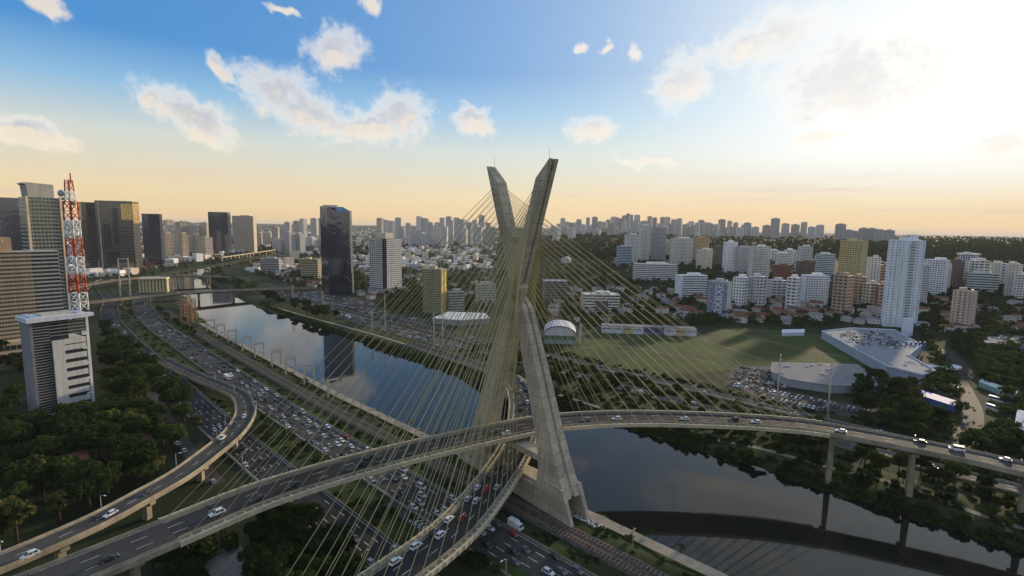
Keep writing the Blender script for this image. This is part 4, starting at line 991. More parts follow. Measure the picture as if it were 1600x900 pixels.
# long wall of painted sheds along the field
a0, a1 = G(940, 520), G(1088, 526); n = 9; cols = [(.52, .53, .56), (.52, .53, .56), (.45, .38, .18), (.50, .51, .54), (.11, .11, .20), (.11, .11, .20), (.52, .53, .56), (.44, .38, .20), (.50, .53, .60)]
rz = math.atan2(a1[1]-a0[1], a1[0]-a0[0]); c = (a0+a1)/2; Lw = np.linalg.norm(a1-a0)
root = thing('painted_sheds', 'long low row of white, yellow and navy painted sheds behind the field', 'building', (c[0], c[1], 0), rz)
for i in range(n):
    xx = Lw*((i+.5)/n-.5); mb = MB(); mb.box((xx, 6, 4), (Lw/n-.15, 12, 8)); u = mb.build('shed_unit', wallmat(cols[i]), root)
    m2 = MB(); m2.box((xx, 6, 8.3), (Lw/n-.1, 12.6, .5)); m2.build('roof', ROOFGREY, root)
    m3 = MB()
    for q in range(4): m3.box((xx+(q-1.5)*Lw/n*.2, -.02, 5), (1.6, .16, 1.2))
    m3.build('window', DARKGLASS, root)
# pale roofed supermarket behind the far expressway
shed('supermarket', 'flat pale roofed store seen through the stay cables', ((676, 497), (700, 487), (758, 489), (765, 497), (720, 500)), 7, (.24, .24, .22), wallmat((.52, .54, .50)))
# brick school: long gabled wings side by side
for k, (px, L_, n_) in enumerate((((1178, 500), 46, 'first'), ((1205, 490), 60, 'second'), ((1232, 502), 56, 'third'), ((1262, 494), 44, 'fourth'))):
    p = G(*px); root = thing('school_wing', 'brown roofed brick school wing under the apartment blocks', 'building', (p[0], p[1], 0), -.12+.05*k, 'brick school wings')
    mb = MB(); mb.box((0, 0, 4), (L_, 13, 8)); mb.build('wall', wallmat((.17, .10, .08)), root)
    mb = MB(); i = mb.add([(-L_/2-.6, -7.2, 8), (L_/2+.6, -7.2, 8), (L_/2+.6, 7.2, 8), (-L_/2-.6, 7.2, 8), (-L_/2-.6, 0, 11), (L_/2+.6, 0, 11)])
    for f in ((0, 1, 5, 4), (2, 3, 4, 5), (1, 2, 5), (3, 0, 4), (3, 2, 1, 0)): mb.face([i+q for q in f])
    mb.build('roof', ROOFRED, root)
    m2 = MB(); m2.box((0, -6.6, 5.2), (L_*.92, .3, 1.1)); m2.box((0, -6.6, 2.2), (L_*.92, .3, 1.1)); m2.build('window_band', DARKGLASS, root)
shed('low_hall', 'small white shed at the edge of the field', ((1222, 515), (1257, 514), (1257, 519), (1222, 520)), 4, (.55, .56, .58), wallmat((.6, .6, .62)))
shed('white_house', 'bright white flat house above the field', ((1274, 477), (1315, 479), (1313, 488), (1280, 488)), 9, (.56, .57, .60), wallmat((.58, .58, .6)))
shed('yellow_canopy', 'small yellow roofed kiosk between the houses', ((1296, 489), (1312, 490), (1325, 496), (1305, 496)), 6, (.4, .33, .15), wallmat((.55, .42, .08)))
shed('flat_roof_works', 'grey sawtooth roofed works at the wooded edge', ((1530, 517), (1600, 522), (1640, 540), (1540, 535)), 9, (.34, .34, .35), ROOFGREY)
shed('blue_tent', 'low blue canopy beside the winding road', ((1432, 607), (1450, 612), (1500, 628), (1490, 634), (1440, 618)), 5, (.08, .12, .3), mat('blue_canvas', (.07, .13, .36), .7))
shed('green_fence_yard', 'long pale green walled yard beside the curving road', ((1535, 592), (1590, 612), (1586, 618), (1530, 596)), 4, (.30, .40, .36), wallmat((.34, .44, .40)))
shed('depot', 'pale roofed depot below the curving road', ((1590, 640), (1640, 650), (1640, 690), (1585, 665)), 6, (.34, .36, .38), wallmat((.40, .43, .46)))
shed('red_roof_house', 'red roofed house half hidden in the grove by the office', ((155, 688), (231, 676), (234, 692), (172, 702)), 8, (.20, .16, .13), ROOFRED)
shed('red_roof_house', 'second red roofed house with a white porch deep in the grove', ((90, 712), (134, 702), (140, 716), (98, 726)), 8, (.34, .31, .27), ROOFRED)
shed('utility_hut', 'flat grey roofed hut beneath the bridge approach', ((318, 880), (375, 850), (400, 905), (345, 925)), 4, (.24, .23, .21), wallmat((.34, .31, .26)))
# colonnaded works by the river
a0, a1 = G(214, 459, 0), G(256, 458, 0); c = (a0+a1)/2
root = thing('pumping_station', 'yellow colonnaded works beside the river below the far road bridge', 'building', (c[0], c[1]+10, 0), math.atan2(a1[1]-a0[1], a1[0]-a0[0]))
Lw = np.linalg.norm(a1-a0); mb = MB(); mb.box((0, 3, 11), (Lw-1, 14, 22)); mb.build('wall', wallmat((.36, .30, .18)), root)
for i in range(9):
    m2 = MB(); m2.box((Lw*(i/8-.5), -5, 11), (2.2, 2.4, 21)); m2.build('column', wallmat((.55, .47, .28)), root)
mb = MB(); mb.box((0, 1, 23), (Lw+2, 20, 2)); mb.build('roof', wallmat((.50, .44, .30)), root)

# ---- skyline: distant towers, each its own thing
def far_tower(px, wpx, top, dist, wall, label, group, cap=34):
    d = ray(px, top); hz_ = math.hypot(d[0], d[1]); x, y = d[0]/hz_*dist, d[1]/hz_*dist
    z = float(ground(x, y))-2; zt = CAMH+d[2]/hz_*dist; h = zt-z
    if h < 12: return
    wd = min(wpx/FPX*dist/math.hypot(1, (px-800)/FPX), cap); dp = wd*random.uniform(.7, 1.1); n = max(5, int(h/4.2)); fh = h/n
    mb = MB(); mb.box((0, 0, h/2), (wd-1.6, dp-1.6, h), 0, 1)
    for i in range(n): mb.box((0, 0, i*fh+fh*.28), (wd, dp, fh*.56))
    nb = max(2, int(wd/6))
    for i in range(nb+1):
        for yy in (-dp/2+.5, dp/2-.5): mb.box((wd*(i/nb-.5)*.95, yy, h/2), (1.6, .9, h))
        for xx in (-wd/2+.5, wd/2-.5): mb.box((xx, dp*(i/nb-.5)*.95, h/2), (.9, 1.6, h))
    mb.box((wd*.1*random.uniform(-1, 1), 0, h+2), (wd*.4, dp*.5, 5)); mb.box((0, 0, h+.3), (wd*1.01, dp*1.01, .6))
    o = mb.build('skyline_tower', [wallmat(wall), DARKGLASS], None, (x, y, z), random.uniform(-.7, .7))
    tone = ('tan' if wall[0]-wall[2] > .14 else 'grey') if sum(wall) < 1.42 else ('cream' if wall[0]-wall[2] > .14 else 'pale'); size = 'tall slim' if h/wd > 4.6 else ('tall' if h > 75 else ('squat' if h/wd < 2.2 else 'mid height'))
    tag(o, '%s %s %s' % (size, tone, label), 'building', '%s, %s %s' % (group, size, tone))
def skyline(x0, x1, gap, tops, dist, walls, label, group, wr=(7, 13)):
    x = x0
    while x < x1:
        wp = random.uniform(*wr); top = np.interp(x, [q[0] for q in tops], [q[1] for q in tops])+random.uniform(-5, 9)*(1 if random.random() > .15 else 1.8)
        far_tower(x, wp, top, random.uniform(*dist), random.choice(walls), label, group); x += wp*random.uniform(*gap)
PALE = [(.58, .54, .49), (.64, .60, .55), (.50, .47, .44), (.66, .63, .59), (.54, .45, .36)]
WARM = [(.56, .46, .32), (.60, .50, .38), (.50, .42, .34), (.60, .56, .50)]
skyline(255, 335, (.55, .9), [(255, 350), (290, 346), (335, 352)], (1900, 2900), WARM, 'sunlit apartment tower in the distant cluster past the dark glass slab', 'distant warm towers', (9, 15))
skyline(262, 330, (.9, 1.5), [(262, 362), (330, 365)], (1700, 2100), WARM, 'sunlit apartment tower in the distant cluster past the dark glass slab', 'distant warm towers', (9, 15))
skyline(402, 505, (.8, 1.5), [(402, 350), (450, 352), (490, 340), (505, 348)], (2800, 3800), WARM+PALE, 'apartment tower in the distance past the glass wedge', 'distant towers by the glass wedge', (8, 13))
skyline(405, 503, (.9, 1.7), [(402, 366), (505, 366)], (2100, 2700), WARM+PALE, 'apartment tower in the distance past the glass wedge', 'distant towers by the glass wedge', (9, 14))
skyline(594, 770, (.7, 1.15), [(594, 342), (640, 345), (700, 338), (770, 340)], (3000, 3900), PALE, 'skyline tower behind the cable fan over the expressway', 'skyline behind the cables', (7, 11))
skyline(640, 770, (.9, 1.5), [(640, 352), (770, 352)], (2500, 3000), PALE, 'skyline tower behind the cable fan over the expressway', 'skyline behind the cables', (7, 11))
skyline(858, 1180, (.6, 1.0), [(858, 347), (930, 344), (980, 338), (1040, 341), (1100, 346), (1180, 350)], (3000, 4200), PALE, 'hazy tower in the long hilltop skyline', 'hilltop skyline', (5, 9))
skyline(870, 1150, (1.0, 1.9), [(870, 353), (1150, 358)], (2600, 3200), PALE, 'hazy tower in the long hilltop skyline', 'hilltop skyline', (6, 10))
skyline(1180, 1290, (.8, 1.6), [(1180, 347), (1240, 346), (1290, 352)], (2900, 3600), PALE, 'hazy tower in the long hilltop skyline', 'hilltop skyline', (8, 13))
skyline(1314, 1392, (1.0, 1.2), [(1314, 355), (1350, 358), (1370, 352), (1392, 358)], (2600, 2900), [(.40, .39, .38), (.46, .44, .42)], 'tower in the small hilltop group behind the yellow tower', 'hilltop group behind the yellow tower', (11, 13))

MIDW = [(.62, .61, .58), (.58, .54, .47), (.50, .49, .47), (.66, .65, .63), (.40, .28, .20), (.52, .46, .36)]
skyline(1040, 1300, (1.0, 1.7), [(1040, 384), (1130, 388), (1200, 392), (1300, 396)], (1250, 1500), MIDW, 'apartment tower in the back row of the hillside blocks', 'back row of hillside blocks', (13, 20))
skyline(1385, 1600, (.9, 1.6), [(1385, 412), (1450, 414), (1530, 408), (1600, 416)], (1000, 1250), MIDW, 'apartment tower in the back row behind the wooded edge', 'back row behind the wooded edge', (13, 20))
skyline(885, 975, (1.6, 2.6), [(885, 404), (975, 398)], (1150, 1400), MIDW, 'apartment block on the wooded slope behind the bridge tower', 'blocks on the wooded slope', (12, 18))
skyline(1160, 1420, (.8, 1.5), [(1205, 430), (1420, 440)], (780, 900), MIDW, 'apartment block standing among the houses', 'blocks among the houses', (14, 24))

# low-rise city spreading to the horizon: too many to count
mb = MB(); cmats = [wallmat(c_) for c_ in PALE+WARM]+[ROOFRED, ROOFGREY, wallmat((.66, .65, .63))]
def lowrise(n_, a0_, a1_, r0_, r1_, hr=(5, 14)):
    for _ in range(n_):
        a_ = R(random.uniform(a0_, a1_)); r_ = random.uniform(r0_**.5, r1_**.5)**2; x, y = r_*math.sin(a_), r_*math.cos(a_)
        s_, d__ = sd_of(x, y)
        if abs(d__-212) < 75+half(s_): continue
        hh = random.uniform(*hr)*(2.2 if random.random() < .08 else 1); wd = random.uniform(9, 26); rz = random.uniform(0, 3)
        z = float(ground(x, y)); mb.box((x, y, z+hh/2-1), (wd, random.uniform(9, 22), hh+2), rz, random.randrange(len(cmats)))
lowrise(2600, -46, -2, 1300, 7000); lowrise(500, -4, 30, 3300, 7500, (6, 16)); lowrise(60, 30, 48, 3500, 7000, (6, 12))
tag(mb.build('distant_city', cmats), 'sprawl of tiny low rooftops fading into the far haze', 'city', kind='stuff')

# houses one can tell apart beyond the far expressway
def house_mesh(wd, dp, h, hip):
    a = MB(); a.box((0, 0, h/2), (wd, dp, h))
    for sx in (-.3, .05, .33): a.box((wd*sx, -dp/2-.02, h*.55), (1.3, .12, 1.3), 0, 1)
    b_ = MB(); e = .5; k = wd*.28 if hip else 0
    i = b_.add([(-wd/2-e, -dp/2-e, h), (wd/2+e, -dp/2-e, h), (wd/2+e, dp/2+e, h), (-wd/2-e, dp/2+e, h), (-wd/2-e+k, 0, h+dp*.28), (wd/2+e-k, 0, h+dp*.28)])
    for f in ((0, 1, 5, 4), (2, 3, 4, 5), (1, 2, 5), (3, 0, 4), (3, 2, 1, 0)): b_.face([i+q for q in f])
    return a, b_
protos = []
for wd, dp, h, hip, wl_ in ((12, 9, 6, True, WHT), (10, 8, 5, True, CRM), (15, 10, 7, False, (.55, .5, .45)), (11, 10, 6.5, False, (.42, .38, .34))):
    a, b_ = house_mesh(wd, dp, h, hip); protos.append((a.mesh('house_wall', [wallmat(wl_), DARKGLASS]), [b_.mesh('house_roof', ROOFRED), b_.mesh('house_roof', ROOFGREY)]))
HOUSES = []
def houses(n_, x0, x1, y0, y1, label_red, label_grey, grp_, red=.65):
    for _ in range(n_):
        for tr in range(20):
            g_ = gp(random.uniform(x0, x1), random.uniform(y0, y1)); s_, d__ = sd_of(g_[0], g_[1])
            if d__ < 365 or any((g_[0]-q[0])**2+(g_[1]-q[1])**2 < 200 for q in HOUSES): continue
            break
        else: continue
        HOUSES.append(g_); isred = random.random() < red; pi_ = random.randrange(4); wme_, rms = protos[pi_]; wd_ = ('white hip roofed', 'small cream', 'long gabled beige', 'brown walled gabled')[pi_]
        root = thing('house', wd_+' house, '+(label_red if isred else label_grey), 'house', (g_[0], g_[1], g_[2]-.4), random.uniform(-.3, .3)-.75, grp_+(' with red roofs, ' if isred else ' with grey roofs, ')+wd_)
        link('wall', wme_, root); link('roof', rms[0 if isred else 1], root)
houses(60, 560, 770, 418, 468, 'red tiled, among trees behind the cable fans', 'grey roofed, among trees behind the cable fans', 'houses behind the cable fans')
houses(26, 380, 500, 418, 452, 'red tiled, near the olive gold block', 'grey roofed, near the olive gold block', 'houses near the olive gold block')
houses(62, 860, 1100, 452, 505, 'red tiled, between the painted sheds and the hill', 'grey roofed, between the painted sheds and the hill', 'houses above the painted sheds', .5)
houses(74, 1110, 1420, 462, 506, 'red tiled, below the row of apartment blocks', 'grey roofed, below the row of apartment blocks', 'houses below the apartment blocks', .45)
houses(26, 1440, 1600, 470, 520, 'red tiled, in the woods around the pinkish tower', 'grey roofed, in the woods around the pinkish tower', 'houses in the woods')
# ------------------------------------------------------------------ trees
def leafmat(name, c, c2):
    m = bpy.data.materials.new(name); m.use_nodes = True; t = NT(m.node_tree)
    geo = t.n('ShaderNodeNewGeometry'); oi = t.n('ShaderNodeObjectInfo')
    nz = t.noise(geo.outputs['Position'], .09, 3, .6); nf = t.noise(geo.outputs['Position'], .9, 2, .6)
    f = t.m('ADD', t.m('MULTIPLY', nz, .5), t.m('ADD', t.m('MULTIPLY', nf, .3), t.m('MULTIPLY', oi.outputs['Random'], .35)))
    cc = t.ramp(f, [(.32, c), (.78, c2)])
    d = t.n('ShaderNodeBsdfDiffuse'); t.put(d.inputs[0], cc); tr = t.n('ShaderNodeBsdfTranslucent'); t.put(tr.inputs[0], cc)
    mx = t.n('ShaderNodeMixShader'); mx.inputs[0].default_value = .35; t.nt.links.new(d.outputs[0], mx.inputs[1]); t.nt.links.new(tr.outputs[0], mx.inputs[2])
    o = t.n('ShaderNodeOutputMaterial'); t.nt.links.new(mx.outputs[0], o.inputs[0]); return m
LEAF = leafmat('foliage', (.026, .048, .012), (.082, .108, .028)); LEAF_D = leafmat('dark_foliage', (.016, .031, .010), (.050, .074, .021)); LEAF_Y = leafmat('olive_foliage', (.055, .062, .020), (.13, .125, .04))
def leaf_quads(n, centres, radii, size, seed):
    """n small leaf sprays scattered in the shells of several clumps; returns quads (n,4,3)"""
    g_ = np.random.default_rng(seed); k = g_.integers(0, len(centres), n)
    u = g_.normal(size=(n, 3)); u /= np.linalg.norm(u, axis=1, keepdims=True); u[:, 2] = np.where(u[:, 2] < -.35, -u[:, 2], u[:, 2])
    rad_ = np.array(radii)[k][:, None]*(g_.uniform(.55, 1.08, (n, 1)))
    c = np.array(centres)[k]+u*rad_*np.array([1, 1, .8])
    nn = u*.8+g_.normal(size=(n, 3))*.5; nn /= np.linalg.norm(nn, axis=1, keepdims=True)
    a = np.cross(nn, g_.normal(size=(n, 3))); a /= np.linalg.norm(a, axis=1, keepdims=True); b_ = np.cross(nn, a)
    s1 = size*g_.uniform(.6, 1.3, (n, 1)); s2 = s1*g_.uniform(.5, .9, (n, 1))
    return np.stack([c-a*s1, c+b_*s2*.9-a*s1*.1, c+a*s1, c-b_*s2], 1)
def quads_mesh(name, Q, m):
    n = len(Q); me = bpy.data.meshes.new(name); me.vertices.add(4*n); me.vertices.foreach_set('co', Q.reshape(-1).astype(np.float32))
    me.loops.add(4*n); me.loops.foreach_set('vertex_index', np.arange(4*n, dtype=np.int32)); me.polygons.add(n)
    me.polygons.foreach_set('loop_start', np.arange(0, 4*n, 4, dtype=np.int32)); me.polygons.foreach_set('loop_total', np.full(n, 4, np.int32))
    me.materials.append(m); me.update(calc_edges=True); return me
def crown(seed, n=900, r=4.2, h=9.0, size=.55, flat=.8, nclump=13):
    g_ = random.Random(seed); C = []; RR_ = []
    for i in range(nclump):
        a = g_.uniform(0, 6.28); q = g_.uniform(.1, .72)*r; z = h*.66+g_.uniform(-.26, .26)*h*flat
        C.append((q*math.cos(a), q*math.sin(a), z)); RR_.append(g_.uniform(.26, .46)*r)
    C.append((0, 0, h*.72)); RR_.append(r*.5)
    return C, RR_, leaf_quads(n, C, RR_, size, seed)
def trunk_mesh(C, h, r0):
    mb = MB(); mb.tube((0, 0, -.4), (.15, .1, h*.42), r0, r0*.7, 7); 
    for c in C[:6]: mb.tube((.15, .1, h*.40), (c[0]*.8, c[1]*.8, c[2]), r0*.5, r0*.12, 5)
    return mb.mesh('trunk', BARK)
TP = []
for sd__, r_, h_, m_ in ((1, 4.4, 9.5, LEAF_D), (2, 5.2, 10.5, LEAF_D), (3, 3.6, 9.0, LEAF), (4, 4.6, 8.0, LEAF), (5, 3.0, 8.5, LEAF_Y), (6, 5.6, 11.5, LEAF_D)):
    C, RR_, Qd = crown(sd__, int(70*r_*r_), r_, h_); TP.append((trunk_mesh(C, h_, .28), quads_mesh('crown', Qd, m_)))
SP = []
for sd__, m_ in ((11, LEAF_D), (12, LEAF), (13, LEAF_Y)):
    C, RR_, Qd = crown(sd__, 420, 2.0, 2.6, .32, .9, 8); Qd[:, :, 2] = np.maximum(Qd[:, :, 2]*1.0-.4, .05); SP.append(quads_mesh('shrub', Qd, m_))
# palm: leaning stem and arching fronds
mb = MB(); mb.tube((0, 0, -.3), (.2, 0, 6), .22, .16, 7); palm_t = mb.mesh('trunk', BARK); fq = []
for k in range(16):
    a = k*2.39; el0 = random.uniform(-.1, .9)
    for j in range(9):
        t0, t1 = j/9, (j+1)/9
        def fp(tt, sgn, a=a, el0=el0):
            r_ = 2.6*tt; z = 6+r_*math.sin(el0)-1.6*tt*tt*1.2; wv = .38*math.sin(math.pi*min(.96, tt*.9+.1))
            return (.2+r_*math.cos(a)*math.cos(el0*.6)-sgn*wv*math.sin(a), r_*math.sin(a)*math.cos(el0*.6)+sgn*wv*math.cos(a), z-abs(sgn)*.15)
        fq.append([fp(t0, 0), fp(t0+.03, 1), fp(t1+.03, 1), fp(t1, 0)]); fq.append([fp(t0, 0), fp(t1, 0), fp(t1+.03, -1), fp(t0+.03, -1)])
palm_c = quads_mesh('crown', np.array(fq, float), LEAF_D)
PLACED = []
def pip(x, y, poly):
    ins = False; j = len(poly)-1
    for i in range(len(poly)):
        if (poly[i][1] > y) != (poly[j][1] > y) and x < (poly[j][0]-poly[i][0])*(y-poly[i][1])/(poly[j][1]-poly[i][1])+poly[i][0]: ins = not ins
        j = i
    return ins
FOOT = [(o_.location.x, o_.location.y) for o_ in col.objects if o_.parent is None and o_.get('category') in ('building', 'house') and math.hypot(o_.location.x, o_.location.y) < 480]
OFFICE = [o_ for o_ in col.objects if o_.name.startswith('office_building')][0].location
def ok_spot(x, y, rmin, allow_roads=False):
    s_, d__ = sd_of(x, y)
    if (77 < d__ < 96.5 or 111.5 < d__ < 134) and not allow_roads: return False
    if 139.5 < d__ < 150.5 or 157.5 < d__ < 163.5 and s_ < 640 or 166 < d__ < 256 or (293 < d__ < 318 or 326 < d__ < 347) and s_ > 345 or s_ < 352 and (306.5 < d__ < 320.5 or 339.5 < d__ < 351.5): return False
    if 61.5 < d__ < 73 and 232 < s_ < 402: return False
    if math.hypot(x-OFFICE.x, y-OFFICE.y) < 27: return False
    if any((x-q[0])**2+(y-q[1])**2 < 90 for q in FOOT): return False
    if np.min(np.hypot(RQ[:, 0]-x, RQ[:, 1]-y)) < 8.5: return False
    if np.min(np.hypot(DB[:, 0]-x, DB[:, 1]-y)) < 11: return False
    if abs(np.dot((x-TC[0], y-TC[1]), TN)) < 7 and abs(np.dot((x-TC[0], y-TC[1]), TU)) < 40: return False
    return all((x-q[0])**2+(y-q[1])**2 > (rmin*.42+q[2]*.42)**2 for q in PLACED)
def put_tree(x, y, sc, label, group, kinds=None, kind='tree'):
    z = float(ground(x, y)); s_, d__ = sd_of(x, y); e = abs(d__-212)-half(s_)
    if -2 < e < 13: z = float(np.interp(e, [-.5, 2.5, 7, 13], [-3.3, -2, -.9, .05]))
    if kind == 'shrub':
        o_ = link('shrub', random.choice(SP if kinds is None else [SP[k] for k in kinds]), None, (x, y, z), random.uniform(0, 6.28)); o_.scale = (sc, sc*random.uniform(.8, 1.2), sc*random.uniform(.8, 1.2)); tag(o_, label, 'shrub', group)
    else:
        root = thing('palm_tree' if kind == 'palm' else 'tree', label, 'palm' if kind == 'palm' else 'tree', (x, y, z), random.uniform(0, 6.28), group); root.scale = (sc, sc, sc*random.uniform(.9, 1.12))
        ki = random.choice(range(6) if kinds is None else kinds); tm, cm = (palm_t, palm_c) if kind == 'palm' else TP[ki]
        if kind != 'palm': w_ = ('round dark', 'spreading dark', 'mid green', 'low broad green', 'slender olive', 'large dark')[ki]; root['label'] = w_+' '+label; root['group'] = group+', '+w_
        link('trunk', tm, root); link('crown', cm, root)
    PLACED.append((x, y, 4.2*sc if kind != 'shrub' else 1.8*sc))
def grove(px, n_, label, group, sc=(.8, 1.25), kinds=None, kind='tree', rmin=5.0, world_poly=None):
    P = [G(*q)[:2] for q in px] if world_poly is None else world_poly
    xs = [q[0] for q in P]; ys = [q[1] for q in P]; c_ = 0; tr = 0
    while c_ < n_ and tr < n_*40:
        tr += 1; x = random.uniform(min(xs), max(xs)); y = random.uniform(min(ys), max(ys))
        if not pip(x, y, P) or not ok_spot(x, y, rmin): continue
        put_tree(x, y, random.uniform(*sc), label, group, kinds, kind); c_ += 1
def strip(s0, s1, d0, d1, n_, label, group, sc, kinds=None, kind='shrub', rmin=2.0): grove(None, n_, label, group, sc, kinds, kind, rmin, [SD(s, d)[:2] for s, d in ((s0, d0), (s1, d0), (s1, d1), (s0, d1))])
grove(((-60, 625), (60, 662), (160, 650), (172, 560), (160, 497), (185, 495), (215, 560), (262, 612), (300, 660), (322, 692), (262, 745), (150, 815), (60, 850), (-60, 880)), 150, 'tree in the dense grove between the office block and the ramp', 'grove by the office block', (1.15, 1.85), rmin=4.4)
grove(((-40, 560), (42, 556), (45, 640), (-40, 640)), 16, 'tree in front of the slab hotel', 'trees in front of the hotel', (1.1, 1.6))
grove(((225, 890), (330, 838), (430, 800), (480, 780), (545, 815), (590, 850), (560, 900), (520, 980), (220, 980)), 44, 'tree in the hollow beneath the upper deck', 'trees beneath the upper deck', (.95, 1.35), (0, 1, 5, 3), rmin=4)
grove(((395, 690), (455, 680), (520, 730), (470, 745), (400, 730)), 0, '', '')
strip(560, 760, 133.5, 138, 14, 'sunlit olive tree beside the railway curve', 'trees by the railway curve', (.7, 1.1), (2, 4), 'tree', 4)
strip(-70, 110, 281, 306, 34, 'tree on the wide bank under the approach viaduct', 'trees under the approach viaduct', (.7, 1.3), (0, 1, 3), 'tree', 3.5)
strip(110, 330, 274, 306, 34, 'tree on the far bank behind the bridge deck', 'trees behind the bridge deck', (.7, 1.2), (0, 1, 3), 'tree', 3.5)
strip(560, 790, 266, 289, 24, 'big tree at the bend of the far bank', 'trees at the river bend', (.8, 1.4), (0, 1, 5), 'tree', 5)
grove(((1330, 605), (1400, 600), (1440, 625), (1500, 650), (1440, 690), (1380, 675), (1345, 650)), 24, 'tree between the warehouse car park and the winding road', 'trees by the car park', (.9, 1.4), None, 'tree', 5)
strip(-40, 300, 134, 139, 26, 'low shrub along the railway fence', 'shrubs along the railway', (.6, 1.2))
strip(40, 450, 151, 156.5, 30, 'shrub beside the riverside path', 'shrubs by the riverside path', (.5, 1.1))
strip(60, 400, 164, 168, 22, 'small bush at the near water edge', 'bushes at the near water edge', (.5, 1.0))
strip(-70, 450, 256.5, 263, 110, 'dark bush overhanging the far water edge', 'bushes at the far water edge', (.9, 1.9), (0, 0, 1), 'shrub', 1.5)
strip(-70, 345, 321, 339, 44, 'bush between the field road and the wooded bank road', 'bushes between the far roads', (1.0, 2.4), (0, 0, 1), 'shrub', 2)
strip(-70, 150, 263, 300, 60, 'bush on the slope below the approach viaduct', 'bushes below the viaduct', (1.0, 2.3), (0, 0, 1), 'shrub', 2)
strip(200, 420, 97, 111, 46, 'bush on the grass strip between the near carriageways', 'bushes on the grass strip', (.7, 1.6), None, 'shrub', 2)
for px in ((622, 646), (652, 660), (690, 676), (1000, 850), (1052, 872)):
    q = G(*px); s_, d__ = sd_of(q[0], q[1]); q = SD(s_, 165.5); put_tree(q[0], q[1], random.uniform(.6, .85), 'small palm at the near water edge', 'palms at the water edge', None, 'palm')
# low scrub along road and water edges, beyond the bushes one can tell apart
def scrub(name, label, zones, seed):
    g_ = np.random.default_rng(seed); out = []
    protos_ = [leaf_quads(70, [(0, 0, .9), (.9, .3, .7), (-.7, -.5, .8)], [1.1, .8, .9], .5, seed+k) for k in range(4)]
    for s0, s1, d0, d1, n_, k0, k1 in zones:
        for _ in range(n_):
            s_, d__ = g_.uniform(s0, s1), g_.uniform(d0, d1); q = SD(s_, d__)
            if not ok_spot(q[0], q[1], 0.5): continue
            e = abs(d__-212)-half(s_); z = float(np.interp(e, [-.5, 2.5, 7, 13], [-3.3, -2, -.9, .05])) if e < 13 else 0.05
            a = g_.uniform(0, 6.28); k = g_.uniform(k0, k1); ca, sa = math.cos(a), math.sin(a); Qd = protos_[g_.integers(0, 4)]; P = np.empty_like(Qd)
            P[..., 0] = (Qd[..., 0]*ca-Qd[..., 1]*sa)*k+q[0]; P[..., 1] = (Qd[..., 0]*sa+Qd[..., 1]*ca)*k+q[1]; P[..., 2] = (Qd[..., 2]-.5)*k+z; out.append(P)
    tag(link(name, quads_mesh(name, np.concatenate(out), LEAF_D)), label, 'scrub', kind='stuff')
scrub('scrub', 'continuous low scrub along the water and road edges', [(-90, 760, 256.2, 262, 620, .8, 1.8), (-90, 330, 262, 306, 420, .7, 1.8), (-90, 345, 321, 339, 260, .8, 1.8), (420, 900, 97, 111, 120, .6, 1.3), (100, 420, 97, 111, 110, .5, 1.2), (-60, 700, 134, 139, 200, .5, 1.0), (40, 700, 151, 156.5, 160, .5, 1.0), (40, 700, 164.5, 168, 160, .5, 1.1), (-90, 345, 353, 366, 200, .7, 1.5)], 77)
# woods: too many to count
def gpv(px, py):
    D = _f[None]+((px-800)/FPX)[:, None]*_r[None]+((450-py)/FPX)[:, None]*_u[None]; hz_ = np.hypot(D[:, 0], D[:, 1]); D = D/hz_[:, None]
    out = np.full(len(px), np.nan); r_ = 250.0
    while r_ < 6500:
        x, y = D[:, 0]*r_, D[:, 1]*r_; hit = np.isnan(out) & (CAMH+D[:, 2]*r_ <= ground(x, y)+3)
        out[hit] = r_; r_ *= 1.006
    k = ~np.isnan(out); return D[k, 0]*out[k], D[k, 1]*out[k]
def wood(name, label, zones, nq, size, m, sc, seed, keep_clear=True):
    g_ = np.random.default_rng(seed); protos_ = []
    for k in range(4):
        C, RR_, Qd = crown(seed*10+k, nq, 4.4, 9, size, .8, 9); protos_.append(Qd)
    allq = []
    bl = np.array([(o_.location.x, o_.location.y) for o_ in col.objects if o_.parent is None and o_.get('category') in ('building', 'house')])
    for (x0, x1, y0, y1, n_) in zones:
        X_, Y_ = gpv(g_.uniform(x0, x1, n_), g_.uniform(y0, y1, n_))
        s_, d__ = sd_of(X_, Y_); ok = (np.abs(d__-212)-half(s_) > 12) & ~((d__ > 290) & (d__ < 353)) & ~((d__ > 60) & (d__ < 160) & (s_ < 1200))
        for x, y, o_ in zip(X_, Y_, ok):
            if not o_ or np.min(np.hypot(bl[:, 0]-x, bl[:, 1]-y)) < (11 if keep_clear else 6): continue
            if keep_clear and any(pip(x, y, q) for q in CLEAR): continue
            Qd = protos_[g_.integers(0, 4)]; a = g_.uniform(0, 6.28); k = g_.uniform(*sc); ca, sa = math.cos(a), math.sin(a)
            P = np.empty_like(Qd); P[..., 0] = (Qd[..., 0]*ca-Qd[..., 1]*sa)*k+x; P[..., 1] = (Qd[..., 0]*sa+Qd[..., 1]*ca)*k+y; P[..., 2] = (Qd[..., 2]-2.2)*k+float(ground(x, y)); allq.append(P)
    tag(link(name, quads_mesh(name, np.concatenate(allq), m)), label, 'woodland', kind='stuff')
